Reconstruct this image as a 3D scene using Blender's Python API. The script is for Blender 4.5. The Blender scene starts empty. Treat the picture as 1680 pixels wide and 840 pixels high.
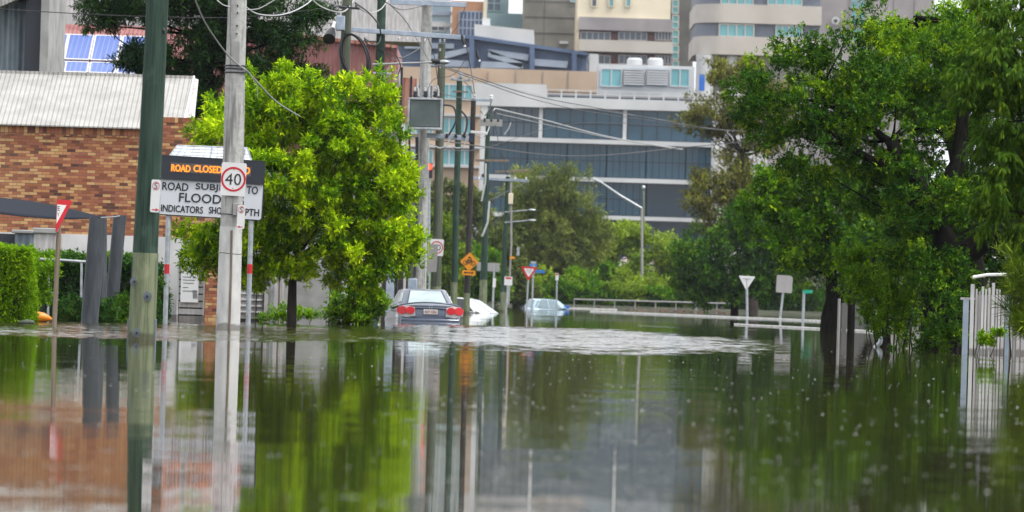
import bpy, math, random
import numpy as np
from mathutils import Vector, Matrix

C = bpy.context.scene.collection
SC = bpy.context.scene
# ------------------------------------------------------------------ camera
F = 9333.0; H = 0.74
TH = math.atan(66 / F); RHO = math.radians(1.7)
r0 = Vector((1, 0, 0)); u0 = Vector((0, -math.sin(TH), math.cos(TH))); fw = Vector((0, math.cos(TH), math.sin(TH)))
CR = r0 * math.cos(RHO) + u0 * math.sin(RHO); CU = -r0 * math.sin(RHO) + u0 * math.cos(RHO)
cam_d = bpy.data.cameras.new('camera'); cam = bpy.data.objects.new('camera', cam_d); C.objects.link(cam)
cam.matrix_world = Matrix(((CR.x, CU.x, -fw.x, 0), (CR.y, CU.y, -fw.y, 0), (CR.z, CU.z, -fw.z, H), (0, 0, 0, 1)))
cam_d.lens = 200; cam_d.sensor_width = 36; cam_d.clip_start = 0.5; cam_d.clip_end = 6000
cam_d.dof.use_dof = True; cam_d.dof.focus_distance = 108; cam_d.dof.aperture_fstop = 4.6
SC.camera = cam
# ------------------------------------------------------------------ sky and sun (bright overcast)
SUN_EL, SUN_ROT = math.radians(62), math.radians(118)
world = bpy.data.worlds.new('World'); SC.world = world; world.use_nodes = True
nt = world.node_tree; nt.nodes.clear()
sky = nt.nodes.new('ShaderNodeTexSky'); sky.sky_type = 'NISHITA'; sky.sun_disc = False
sky.sun_elevation = SUN_EL; sky.sun_rotation = SUN_ROT; sky.dust_density = 6.0; sky.ozone_density = 1.0
bw = nt.nodes.new('ShaderNodeRGBToBW'); nt.links.new(sky.outputs[0], bw.inputs[0])
mx = nt.nodes.new('ShaderNodeMix'); mx.data_type = 'RGBA'; mx.inputs[0].default_value = 0.86
nt.links.new(sky.outputs[0], mx.inputs[6]); nt.links.new(bw.outputs[0], mx.inputs[7])
bg = nt.nodes.new('ShaderNodeBackground'); bg.inputs[1].default_value = 0.13
# a bright overcast cloud sheet in front of most of the blue
wc = nt.nodes.new('ShaderNodeTexCoord'); wnz = nt.nodes.new('ShaderNodeTexNoise'); wnz.inputs['Scale'].default_value = 2.2; wnz.inputs['Detail'].default_value = 5
nt.links.new(wc.outputs['Generated'], wnz.inputs[0])
cr_ = nt.nodes.new('ShaderNodeValToRGB'); nt.links.new(wnz.outputs[0], cr_.inputs[0])
cr_.color_ramp.elements[0].position = .3; cr_.color_ramp.elements[0].color = (.66,.69,.74,1); cr_.color_ramp.elements[1].position = .7; cr_.color_ramp.elements[1].color = (.93,.94,.96,1)
cs = nt.nodes.new('ShaderNodeVectorMath'); cs.operation = 'SCALE'; cs.inputs['Scale'].default_value = 8.8; nt.links.new(cr_.outputs[0], cs.inputs[0])
m2 = nt.nodes.new('ShaderNodeMix'); m2.data_type = 'RGBA'; m2.inputs[0].default_value = 0.75
nt.links.new(mx.outputs[2], m2.inputs[6]); nt.links.new(cs.outputs[0], m2.inputs[7])
nt.links.new(m2.outputs[2], bg.inputs[0])
wo = nt.nodes.new('ShaderNodeOutputWorld'); nt.links.new(bg.outputs[0], wo.inputs[0])
sun_d = bpy.data.lights.new('sun', 'SUN'); sun = bpy.data.objects.new('sun', sun_d); C.objects.link(sun)
sun_d.energy = 1.5; sun_d.angle = math.radians(10); sun_d.color = (1.0, 0.96, 0.9)
# sky sun_rotation turns clockwise from +Y seen from above
sd = Vector((math.sin(SUN_ROT) * math.cos(SUN_EL), math.cos(SUN_ROT) * math.cos(SUN_EL), math.sin(SUN_EL)))
sun.rotation_euler = sd.to_track_quat('Z', 'Y').to_euler()
SC.view_settings.view_transform = 'Standard'; SC.view_settings.look = 'None'
SC.view_settings.exposure = 0.88; SC.view_settings.gamma = 1; SC.view_settings.use_curve_mapping = False
SC.render.engine = 'CYCLES'
SC.cycles.use_denoising = True
SC.cycles.max_bounces = 7; SC.cycles.diffuse_bounces = 2; SC.cycles.glossy_bounces = 4; SC.cycles.transmission_bounces = 3
SC.cycles.caustics_reflective = False; SC.cycles.caustics_refractive = False

# ------------------------------------------------------------------ placing helpers
def P(px, py, Y):
    """the point at distance Y seen at photo pixel (px, py)"""
    d = fw * F + CR * (px - 840) + CU * (420 - py)
    k = Y / d.y
    return Vector((d.x * k, Y, H + d.z * k))
def HOR(px): return 486 + (px - 840) * math.tan(RHO)
def G(px, Y, z=0.0):
    p = P(px, HOR(px) + F * H / Y, Y); p.z = z; return p
def S(Y): return F / Y
def R(x1, y1, x2, y2, Y, xref=None):
    ym = (y1 + y2) / 2; xm = (x1 + x2) / 2 if xref is None else xref
    return P(x1, ym, Y).x, P(x2, ym, Y).x, P(xm, y2, Y).z, P(xm, y1, Y).z
BED = -0.9

# ------------------------------------------------------------------ mesh builder
_tc = {}
def text_geo(s):
    if s in _tc: return _tc[s]
    cu = bpy.data.curves.new('tmp', 'FONT'); cu.body = s; cu.resolution_u = 3
    ob = bpy.data.objects.new('tmp', cu); C.objects.link(ob)
    dg = bpy.context.evaluated_depsgraph_get()
    me = bpy.data.meshes.new_from_object(ob.evaluated_get(dg))
    vs = [v.co.copy() for v in me.vertices]; fs = [tuple(p.vertices) for p in me.polygons]
    bpy.data.objects.remove(ob); bpy.data.curves.remove(cu); bpy.data.meshes.remove(me)
    x0 = min(v.x for v in vs); x1 = max(v.x for v in vs); y0 = min(v.y for v in vs); y1 = max(v.y for v in vs)
    vs = [((v.x - x0) / (x1 - x0) - .5, (v.y - y0) / (y1 - y0) - .5) for v in vs]
    _tc[s] = (vs, fs); return _tc[s]

class MB:
    def __init__(s, M=None): s.v = []; s.f = []; s.M = M
    def add(s, vs, fs):
        n = len(s.v)
        for v in vs:
            v = Vector(v); s.v.append(s.M @ v if s.M else v)
        s.f += [tuple(i + n for i in f) for f in fs]; return s
    def box(s, x0, x1, y0, y1, z0, z1):
        return s.add([(x0,y0,z0),(x1,y0,z0),(x1,y1,z0),(x0,y1,z0),(x0,y0,z1),(x1,y0,z1),(x1,y1,z1),(x0,y1,z1)],
                     [(0,3,2,1),(4,5,6,7),(0,1,5,4),(1,2,6,5),(2,3,7,6),(3,0,4,7)])
    def tube(s, pts, rad, n=8, closed=False, flat=1.0):
        pts = [Vector(p) for p in pts]; m = len(pts)
        if not isinstance(rad, (list, tuple)): rad = [rad] * m
        vs = []; up = None
        for i, p in enumerate(pts):
            if closed: t = pts[(i+1) % m] - pts[i-1]
            else: t = pts[min(i+1, m-1)] - pts[max(i-1, 0)]
            t.normalize()
            if up is None: up = Vector((1,0,0)) if abs(t.x) < .8 else Vector((0,0,1))
            a = (up - t * up.dot(t)).normalized(); up = a; b = t.cross(a)
            for k in range(n):
                an = 2 * math.pi * k / n
                vs.append(p + a * (math.cos(an) * rad[i]) + b * (math.sin(an) * rad[i] * flat))
        fs = []
        for i in range(m if closed else m - 1):
            for k in range(n):
                j = (i + 1) % m
                fs.append((i*n+k, i*n+(k+1) % n, j*n+(k+1) % n, j*n+k))
        if not closed:
            fs.append(tuple(range(n))[::-1]); fs.append(tuple((m-1)*n+k for k in range(n)))
        return s.add(vs, fs)
    def prism(s, poly, y0, y1):
        n = len(poly); vs = [(x, y0, z) for x, z in poly] + [(x, y1, z) for x, z in poly]
        fs = [tuple(range(n)), tuple(range(n, 2*n))[::-1]] + [(i, i+n, (i+1) % n + n, (i+1) % n) for i in range(n)]
        return s.add(vs, fs)
    def plate(s, cx, cz, w, h, r, y0, y1, n=5):
        pl = []
        for sx, sz, a0 in ((1,1,0),(-1,1,90),(-1,-1,180),(1,-1,270)):
            for k in range(n):
                a = math.radians(a0 + 90 * k / (n-1))
                pl.append((cx + sx*(w/2-r) + math.cos(a)*r, cz + sz*(h/2-r) + math.sin(a)*r))
        return s.prism(pl, y0, y1)
    def ring(s, cx, cz, ro, ri, y0, y1, n=40, sx=1.0):
        vs = []
        for k in range(n):
            a = 2*math.pi*k/n; c, q = math.cos(a)*sx, math.sin(a)
            vs += [(cx+c*ro, y0, cz+q*ro), (cx+c*ri, y0, cz+q*ri), (cx+c*ro, y1, cz+q*ro), (cx+c*ri, y1, cz+q*ri)]
        fs = []
        for k in range(n):
            a = 4*k; b = 4*((k+1) % n)
            fs += [(a, a+1, b+1, b), (a, b, b+2, a+2), (a+1, a+3, b+3, b+1), (a+2, b+2, b+3, a+3)]
        return s.add(vs, fs)
    def ball(s, c, r, n=12, m=8):
        c = Vector(c); r = r if isinstance(r, (tuple, list)) else (r, r, r); vs = []; fs = []
        for i in range(m+1):
            t = math.pi*i/m
            for k in range(n):
                a = 2*math.pi*k/n
                vs.append((c.x+math.sin(t)*math.cos(a)*r[0], c.y+math.sin(t)*math.sin(a)*r[1], c.z+math.cos(t)*r[2]))
        for i in range(m):
            for k in range(n): fs.append((i*n+k, (i+1)*n+k, (i+1)*n+(k+1) % n, i*n+(k+1) % n))
        return s.add(vs, fs)
    def text(s, t, cx, cz, w, h, y):
        vs, fs = text_geo(t)
        return s.add([(cx + a*w, y, cz + b*h) for a, b in vs], fs)
    def build(s, name, mat, parent=None, origin=None, sharp=35, bevel=0):
        me = bpy.data.meshes.new(name)
        if parent is not None: o0 = Vector(parent_origin(parent))
        elif origin is not None: o0 = Vector(origin)
        else:
            xs = [v.x for v in s.v]; ys = [v.y for v in s.v]; zs = [v.z for v in s.v]
            o0 = Vector(((min(xs)+max(xs))/2, (min(ys)+max(ys))/2, min(zs)))
        me.from_pydata([v - o0 for v in s.v], [], s.f); me.update()
        me.polygons.foreach_set('use_smooth', [True]*len(me.polygons))
        me.set_sharp_from_angle(angle=math.radians(sharp))
        me.materials.append(mat)
        ob = bpy.data.objects.new(name, me); C.objects.link(ob)
        if parent is not None: ob.parent = parent
        else: ob.location = o0
        if bevel:
            b = ob.modifiers.new('b', 'BEVEL'); b.width = bevel; b.segments = 2; b.limit_method = 'ANGLE'
        return ob
def parent_origin(p):
    o = Vector((0,0,0))
    while p is not None: o += p.location; p = p.parent
    return o
def tag(o, label=None, cat=None, group=None, kind=None):
    if label: o['label'] = label
    if cat: o['category'] = cat
    if group: o['group'] = group
    if kind: o['kind'] = kind
    return o
def thing(name, label, cat, loc, group=None):
    o = bpy.data.objects.new(name, None); C.objects.link(o); o.location = loc; o.empty_display_size = .2
    return tag(o, label, cat, group)
def LM(origin, yaw=0, tilt=0, pitch=0):
    return Matrix.Translation(Vector(origin)) @ Matrix.Rotation(math.radians(yaw), 4, 'Z') @ Matrix.Rotation(math.radians(pitch), 4, 'X') @ Matrix.Rotation(math.radians(tilt), 4, 'Y')

# ------------------------------------------------------------------ materials
def srgb(r, g, b):
    f = lambda c: (c/255/12.92) if c <= 10 else ((c/255+.055)/1.055)**2.4
    return (f(r), f(g), f(b), 1)
class NT:
    def __init__(s, name):
        s.m = bpy.data.materials.new(name); s.m.use_nodes = True; s.t = s.m.node_tree
        s.b = s.t.nodes['Principled BSDF']; s.out = s.t.nodes['Material Output']
    def n(s, typ, **kw):
        nd = s.t.nodes.new(typ)
        for k, v in kw.items():
            if k == 'i':
                for a, b in v.items():
                    if hasattr(b, 'is_linked') or isinstance(b, bpy.types.NodeSocket): s.t.links.new(b, nd.inputs[a])
                    else: nd.inputs[a].default_value = b
            else: setattr(nd, k, v)
        return nd
    def link(s, a, b): s.t.links.new(a, b)
    def math(s, op, a, b=None, c=None):
        nd = s.n('ShaderNodeMath', operation=op)
        for k, x in enumerate((a, b, c)):
            if x is None: continue
            if isinstance(x, bpy.types.NodeSocket): s.link(x, nd.inputs[k])
            else: nd.inputs[k].default_value = x
        return nd.outputs[0]
    def coord(s, scale=(1,1,1), obj=True):
        tc = s.n('ShaderNodeTexCoord'); mp = s.n('ShaderNodeMapping'); mp.inputs['Scale'].default_value = scale
        s.link(tc.outputs['Object'], mp.inputs[0]); return mp.outputs[0]
    def noise(s, vec, scale, detail=4, rough=.5):
        nd = s.n('ShaderNodeTexNoise'); nd.inputs['Scale'].default_value = scale; nd.inputs['Detail'].default_value = detail
        nd.inputs['Roughness'].default_value = rough
        if vec is not None: s.link(vec, nd.inputs['Vector'])
        return nd
    def ramp(s, fac, stops):
        r = s.n('ShaderNodeValToRGB'); e = r.color_ramp.elements
        while len(e) < len(stops): e.new(.5)
        for k, (p, c) in enumerate(stops): e[k].position = p; e[k].color = c if len(c) == 4 else (*c, 1)
        s.link(fac, r.inputs[0]); return r.outputs[0]
    def mix(s, fac, a, b, mode='MIX'):
        m = s.n('ShaderNodeMix', data_type='RGBA', blend_type=mode)
        for k, x in ((0, fac), (6, a), (7, b)):
            if isinstance(x, bpy.types.NodeSocket): s.link(x, m.inputs[k])
            else: m.inputs[k].default_value = x
        return m.outputs[2]
    def bump(s, h, strength=.3, dist=.02):
        b = s.n('ShaderNodeBump'); b.inputs['Strength'].default_value = strength; b.inputs['Distance'].default_value = dist
        s.link(h, b.inputs['Height']); s.link(b.outputs[0], s.b.inputs['Normal'])
    def col(s, c):
        if isinstance(c, bpy.types.NodeSocket): s.link(c, s.b.inputs['Base Color'])
        else: s.b.inputs['Base Color'].default_value = c
    def set(s, **kw):
        for k, v in kw.items(): s.b.inputs[k.replace('_', ' ')].default_value = v
        return s.m
def c4(c): return (*c, 1) if len(c) == 3 else c
def dirty(name, a, b, scale=3, stretch=(1,1,1), rough=.6, metallic=0, bump=.15, spec=.5, detail=6, lo=.35, hi=.65):
    t = NT(name); v = t.coord(stretch); n = t.noise(v, scale, detail)
    t.col(t.ramp(n.outputs[0], [(lo, c4(a)), (hi, c4(b))]))
    n2 = t.noise(v, scale*9, 3)
    if bump: t.bump(n2.outputs[0], bump, .01)
    return t.set(Roughness=rough, Metallic=metallic, Specular_IOR_Level=spec)
def wet(t, c):
    """a wet, silty tide mark just above the flood level (object origin sits on the bed, 0.9 m down)"""
    tc = t.n('ShaderNodeTexCoord'); sp = t.n('ShaderNodeSeparateXYZ'); t.link(tc.outputs['Object'], sp.inputs[0])
    n = t.noise(t.coord((3,3,1)), 2.0, 5); h = t.math('SUBTRACT', sp.outputs[2], t.math('MULTIPLY', n.outputs[0], .16))
    return t.mix(t.ramp(h, [(.90,(1,1,1)),(.935,(0,0,0))]), c, t.mix(.62, c, (.055,.045,.028,1)))
def grained(name, a, b, rough=.85, spec=.3, tide=False):
    t = NT(name); n = t.noise(t.coord((6,6,.5)), 2.2, 6); c = t.ramp(n.outputs[0], [(.3, c4(a)), (.7, c4(b))])
    g = t.noise(t.coord((34,34,.5)), 1.6, 4, .6); dk = tuple(x*.42 for x in a)
    c = t.mix(t.ramp(g.outputs[0], [(.50,(0,0,0)),(.66,(.8,.8,.8))]), c, c4(dk))
    k = t.noise(t.coord((2.4,2.4,1.6)), 1.7, 5); c = t.mix(t.ramp(k.outputs[0], [(.55,(0,0,0)),(.75,(.55,.55,.55))]), c, c4(tuple(min(1, x*1.5+.01) for x in b)))
    t.col(wet(t, c) if tide else c); t.bump(g.outputs[0], .8, .012); return t.set(Roughness=rough, Specular_IOR_Level=spec)
def plain(name, a, rough=.5, metallic=0, var=.12, spec=.5):
    a = c4(a); b = (a[0]*(1-var), a[1]*(1-var), a[2]*(1-var), 1)
    return dirty(name, b, a, 2.5, rough=rough, metallic=metallic, bump=0, spec=spec)
def emis(name, col, st):
    t = NT(name); t.b.inputs['Emission Color'].default_value = c4(col); t.b.inputs['Emission Strength'].default_value = st
    t.col(c4(col)); return t.m

M = {}
M['timber'] = grained('treated_timber', (.018,.042,.032), (.048,.085,.062))
M['timber_grey'] = dirty('weathered_timber', (.05,.065,.045), (.105,.12,.085), 2.2, (6,6,.5), .85, bump=.6)
M['timber_brown'] = dirty('dark_brown_timber', (.016,.013,.014), (.045,.036,.034), 2.2, (6,6,.5), .85, bump=.6)
M['pole_paint'] = grained('pale_green_pole_base', (.120,.150,.085), (.225,.25,.155), tide=True)
M['black'] = plain('black_plastic', (.012,.013,.016), .45)
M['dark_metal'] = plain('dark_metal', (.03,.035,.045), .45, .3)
M['steel'] = dirty('galvanised_steel', (.30,.33,.36), (.46,.49,.52), 6, rough=.45, metallic=.5, bump=.05)
M['steel_blue'] = dirty('blue_grey_steel', (.26,.32,.40), (.40,.46,.55), 4, rough=.5, metallic=.2, bump=.05)
M['white'] = plain('white_sign_sheet', (.70,.70,.71), .45, var=.04)
M['white_board'] = plain('flood_board_sheet', (.60,.62,.67), .5, var=.05)
M['red'] = plain('red_paint', (.55,.008,.02), .45)
M['ink'] = plain('black_ink', (.012,.012,.016), .5)
M['led_case'] = plain('led_case', (.018,.022,.034), .55)
M['led_grid'] = plain('led_window', (.10,.09,.09), .6)
M['led'] = emis('amber_leds', (1.0,.25,.012), .62)
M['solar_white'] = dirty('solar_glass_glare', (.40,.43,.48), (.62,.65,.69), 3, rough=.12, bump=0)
M['rust_wood'] = dirty('brown_conduit', (.13,.10,.075), (.24,.19,.14), 3, (6,6,.6), .8)
def concrete_pole():
    t = NT('pole_concrete'); v = t.coord((1,1,1)); n = t.noise(v, 9, 8, .65); c = t.ramp(n.outputs[0], [(.3,(.30,.30,.29)),(.7,(.50,.50,.485))])
    st = t.noise(t.coord((9,9,.55)), 1.6, 4); sm = t.ramp(st.outputs[0], [(.52,(0,0,0)),(.66,(1,1,1))])
    c = t.mix(sm, c, (.19,.19,.185,1)); t.col(c)
    t.bump(t.noise(v, 60, 4).outputs[0], .5, .01); return t.set(Roughness=.85)
M['concrete_pole'] = concrete_pole()
t_ = NT('whitewashed_concrete'); t_.col(wet(t_, t_.ramp(t_.noise(t_.coord((2,2,.7)), 3, 6).outputs[0], [(.35,(.46,.46,.455)),(.65,(.62,.62,.61))]))); M['pole_white'] = t_.set(Roughness=.85)
M['concrete'] = dirty('grey_concrete', (.24,.24,.235), (.38,.38,.37), 1.3, rough=.85)
M['cable'] = plain('black_cable', (.018,.02,.024), .5)
M['cable_grey'] = plain('grey_cable', (.30,.31,.32), .45)
M['cable_white'] = plain('white_cable', (.45,.46,.47), .5)
M['amber'] = plain('amber_sign', (.80,.30,.008), .5)
M['blue_sign'] = plain('blue_sign', (.03,.20,.55), .5)
M['green_sign'] = plain('green_sign', (.01,.42,.27), .5)
M['grey_back'] = plain('sign_back', (.33,.32,.32), .55, .2)
M['bark'] = dirty('dark_bark', (.0025,.0025,.0022), (.012,.011,.009), 3, (4,4,1), .95, bump=.9, spec=.08)
M['bark_mid'] = dirty('brown_bark', (.012,.008,.006), (.04,.03,.022), 3, (4,4,1), .9, bump=.8)
t_ = NT('white_render'); t_.col(wet(t_, t_.ramp(t_.noise(t_.coord((1,1,.5)), 1.4, 6).outputs[0], [(.35,(.50,.495,.50)),(.65,(.68,.675,.68))]))); M['wall_white'] = t_.set(Roughness=.8)
t_ = NT('old_white_boards'); t_.col(wet(t_, t_.ramp(t_.noise(t_.coord((4,4,.6)), 3, 6).outputs[0], [(.35,(.38,.36,.36)),(.65,(.58,.56,.56))]))); M['wall_old'] = t_.set(Roughness=.8)

def brick(name, horiz=True):
    t = NT(name); tc = t.n('ShaderNodeTexCoord'); sp = t.n('ShaderNodeSeparateXYZ'); t.link(tc.outputs['Object'], sp.inputs[0])
    cb = t.n('ShaderNodeCombineXYZ'); t.link(t.math('ADD', sp.outputs[0], sp.outputs[1]), cb.inputs[0]); t.link(sp.outputs[2], cb.inputs[1])
    br = t.n('ShaderNodeTexBrick'); t.link(cb.outputs[0], br.inputs['Vector'])
    br.inputs['Scale'].default_value = 1.28 if horiz else 1; br.inputs['Brick Width'].default_value = .24 if horiz else .088
    br.inputs['Row Height'].default_value = .086 if horiz else .24; br.inputs['Mortar Size'].default_value = .0065
    br.inputs['Mortar Smooth'].default_value = .2; br.inputs['Bias'].default_value = 0
    br.inputs['Color1'].default_value = (0,0,0,1); br.inputs['Color2'].default_value = (1,1,1,1); br.inputs['Mortar'].default_value = (.5,.5,.5,1)
    if not horiz: br.offset = 0
    r = t.ramp(br.outputs['Color'], [(0,(.055,.022,.018)),(.16,(.24,.070,.032)),(.38,(.38,.130,.050)),(.55,(.33,.105,.065)),(.68,(.52,.24,.09)),(.84,(.62,.40,.17)),(1,(.50,.22,.10))])
    n = t.noise(t.coord((1,1,1)), 26, 4); r = t.mix(t.math('MULTIPLY', n.outputs[0], .25), r, (.22,.09,.05,1))
    big = t.noise(t.coord((.5,.5,.5)), 1.2, 3); r = t.mix(t.ramp(big.outputs[0], [(.45,(0,0,0)),(.8,(.22,.22,.22))]), r, (.50,.30,.16,1))
    t.col(t.mix(br.outputs['Fac'], r, (.12,.085,.07,1)))
    t.bump(t.math('MULTIPLY', br.outputs['Fac'], -1), .6, .008); return t.set(Roughness=.85)
M['brick'] = brick('brick_wall_face'); M['brick_soldier'] = brick('brick_soldier_course', False)

def ribbed(name, a, b, pitch=.076, axis='X', rough=.5, dark=.75):
    t = NT(name); tc = t.n('ShaderNodeTexCoord'); w = t.n('ShaderNodeTexWave', bands_direction=axis); t.link(tc.outputs['Object'], w.inputs[0])
    w.inputs['Scale'].default_value = 2*math.pi/(20*pitch); n = t.noise(t.coord((1,1,.4)), 2.2, 6)
    c = t.ramp(n.outputs[0], [(.35, c4(a)), (.65, c4(b))])
    t.col(c); t.bump(w.outputs[0], .9, pitch*.35); return t.set(Roughness=rough)
M['roof_cream'] = ribbed('cream_ribbed_metal', (.33,.32,.30), (.43,.42,.395), .11)
M['roof_maroon'] = ribbed('maroon_ribbed_metal', (.24,.085,.08), (.36,.15,.14), .16)
M['roof_rust'] = ribbed('rusty_red_metal', (.30,.085,.05), (.50,.26,.20), .2)
M['clad_grey'] = ribbed('grey_cladding', (.12,.155,.185), (.20,.245,.28), .3, rough=.6)

def solar(name):
    t = NT(name); tc = t.n('ShaderNodeTexCoord'); sp = t.n('ShaderNodeSeparateXYZ'); t.link(tc.outputs['Object'], sp.inputs[0])
    fr = t.math('FRACT', t.math('MULTIPLY', sp.outputs[0], 5.2)); ln = t.math('LESS_THAN', fr, .14)
    t.col(t.mix(ln, (.045,.10,.36,1), (.16,.26,.58,1))); return t.set(Roughness=.28)
M['solar'] = solar('blue_solar_cells')

def foliage(name, stops, trans=.3, rough=.55, spec=.10):
    t = NT(name); at = t.n('ShaderNodeAttribute'); at.attribute_name = 'tint'
    col = t.ramp(at.outputs['Fac'], stops); t.col(col); t.set(Roughness=rough, Specular_IOR_Level=spec)
    tr = t.n('ShaderNodeBsdfTranslucent'); t.link(t.mix(1.0, col, (1.0,1.15,.45,1), 'MULTIPLY'), tr.inputs[0])
    ms = t.n('ShaderNodeMixShader'); ms.inputs[0].default_value = trans
    t.link(t.b.outputs[0], ms.inputs[1]); t.link(tr.outputs[0], ms.inputs[2]); t.link(ms.outputs[0], t.out.inputs[0]); return t.m
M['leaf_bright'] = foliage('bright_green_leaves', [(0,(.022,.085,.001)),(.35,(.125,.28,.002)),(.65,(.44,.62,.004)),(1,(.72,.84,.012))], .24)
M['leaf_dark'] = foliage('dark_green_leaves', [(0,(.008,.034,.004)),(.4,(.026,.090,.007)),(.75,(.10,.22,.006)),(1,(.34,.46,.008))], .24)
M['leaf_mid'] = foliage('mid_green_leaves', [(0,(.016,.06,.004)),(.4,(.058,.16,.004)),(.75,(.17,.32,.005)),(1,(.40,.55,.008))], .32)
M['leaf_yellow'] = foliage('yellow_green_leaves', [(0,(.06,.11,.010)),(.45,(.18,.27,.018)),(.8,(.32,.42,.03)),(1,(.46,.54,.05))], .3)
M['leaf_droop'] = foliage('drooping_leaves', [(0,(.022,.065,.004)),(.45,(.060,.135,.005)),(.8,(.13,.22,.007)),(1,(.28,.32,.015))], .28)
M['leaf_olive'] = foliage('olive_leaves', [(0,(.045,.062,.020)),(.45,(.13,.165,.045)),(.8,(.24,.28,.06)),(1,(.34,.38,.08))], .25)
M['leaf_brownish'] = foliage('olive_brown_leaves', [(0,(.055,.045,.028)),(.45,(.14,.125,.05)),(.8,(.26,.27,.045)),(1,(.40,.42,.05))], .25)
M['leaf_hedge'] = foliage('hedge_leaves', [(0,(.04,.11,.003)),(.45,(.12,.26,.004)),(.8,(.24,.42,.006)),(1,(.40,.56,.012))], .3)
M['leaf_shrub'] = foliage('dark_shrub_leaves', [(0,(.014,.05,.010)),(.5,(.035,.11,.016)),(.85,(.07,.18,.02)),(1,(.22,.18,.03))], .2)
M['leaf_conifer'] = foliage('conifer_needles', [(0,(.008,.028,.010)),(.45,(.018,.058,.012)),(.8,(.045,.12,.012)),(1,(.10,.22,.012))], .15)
M['core'] = plain('inner_twigs', (.014,.026,.008), .9)

# ------------------------------------------------------------------ foliage
def nrm(a): return a / np.maximum(np.linalg.norm(a, axis=1, keepdims=True), 1e-6)
def rdir(rng, n): return nrm(rng.normal(size=(n, 3)))
def leaf_arrays(rng, pos, dr, k, L, W, spread, droop, tint, stem=.5):
    n = len(pos); N = n * k
    p = np.repeat(pos, k, 0); d = np.repeat(dr, k, 0); tn = np.repeat(tint, k)
    t = np.tile(np.linspace(0, 1, k), n)
    p = p + d * (t[:, None] - .5) * L * stem * 2
    ld = nrm(d * .55 + rdir(rng, N) * spread + np.array([0, 0, -droop]))
    side = nrm(np.cross(ld, np.array([0, 0, 1.]) + rdir(rng, N) * .55))
    Ls = L * rng.uniform(.65, 1.2, N)[:, None]; Ws = W * rng.uniform(.7, 1.2, N)[:, None]
    up = np.cross(side, ld)
    v = np.stack([p, p + ld*Ls*.48 + side*Ws*.5 + up*Ws*.12, p + ld*Ls - up*Ls*.06, p + ld*Ls*.48 - side*Ws*.5 + up*Ws*.12], 1)
    tt = np.clip(tn + rng.normal(0, .09, N), 0, 1)
    return v.reshape(-1, 3), np.repeat(tt, 4)
def leaf_mesh(name, verts, tint, mat, parent=None, origin=None):
    o0 = np.array(parent_origin(parent)) if parent is not None else np.array(origin)
    nv = len(verts); nf = nv // 4
    me = bpy.data.meshes.new(name); me.vertices.add(nv); me.loops.add(nv); me.polygons.add(nf)
    me.vertices.foreach_set('co', (verts - o0).astype(np.float32).ravel())
    me.loops.foreach_set('vertex_index', np.arange(nv, dtype=np.int32))
    me.polygons.foreach_set('loop_start', np.arange(0, nv, 4, dtype=np.int32))
    me.update(); me.validate()
    a = me.attributes.new('tint', 'FLOAT', 'POINT'); a.data.foreach_set('value', tint.astype(np.float32))
    me.materials.append(mat)
    ob = bpy.data.objects.new(name, me); C.objects.link(ob)
    if parent is not None: ob.parent = parent
    else: ob.location = o0
    return ob
def crown_leaves(rng, lobes, clumps, cr, shoots, k, L, W, spread=.8, droop=.1, up=.45, inner=.25, base_tint=.45, var=.22, shell=(.68,1.02), stem=.5):
    """lobes: (centre Vector, (rx,ry,rz)); returns verts, tints, clump centres"""
    area = np.array([r[0]*r[2]+r[0]*r[1]+r[1]*r[2] for _, r in lobes]); area = area / area.sum()
    V = []; T = []; CC = []
    for (c, r), a in zip(lobes, area):
        nc = max(3, int(round(clumps * a))); c = np.array(c); r = np.array(r)
        d = rdir(rng, nc); f = rng.uniform(shell[0], shell[1], nc)
        isin = rng.random(nc) < inner; f[isin] = rng.uniform(.15, .7, isin.sum())
        cc = c + d * r * f[:, None]; CC.append(cc)
        ct = base_tint + rng.normal(0, var*.6, nc)
        cs = cr * rng.uniform(.6, 1.35, nc)
        ns = shoots
        ci = np.repeat(np.arange(nc), ns); m = len(ci)
        sdv = rdir(rng, m); sr = rng.random(m) ** .45
        sq = np.array([1, 1, .75])
        pos = cc[ci] + sdv * sq * (cs[ci] * sr)[:, None]
        dr = nrm(sdv * .6 + d[ci] * .35 + np.array([0, 0, up]) + rdir(rng, m) * .3)
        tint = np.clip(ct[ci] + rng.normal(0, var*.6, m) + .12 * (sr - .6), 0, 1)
        v, t = leaf_arrays(rng, pos, dr, k, L, W, spread, droop, tint, stem); V.append(v); T.append(t)
    return np.concatenate(V), np.concatenate(T), np.concatenate(CC)
def limbs(rng, mb, start, targets, r, wob=.12, n=5, nseg=5):
    for tg in targets:
        a = Vector(start[int(rng.integers(len(start)))] if isinstance(start, list) else start); b = Vector(tg)
        mid = a.lerp(b, .5) + Vector(rng.normal(0, wob, 3)) * (b-a).length + Vector((0, 0, -.05*(b-a).length))
        pts = []
        for i in range(nseg+1):
            t = i/nseg; pts.append(a*(1-t)**2 + mid*2*t*(1-t) + b*t*t)
        mb.tube(pts, [r*(1-.85*i/nseg) for i in range(nseg+1)], n)
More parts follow.
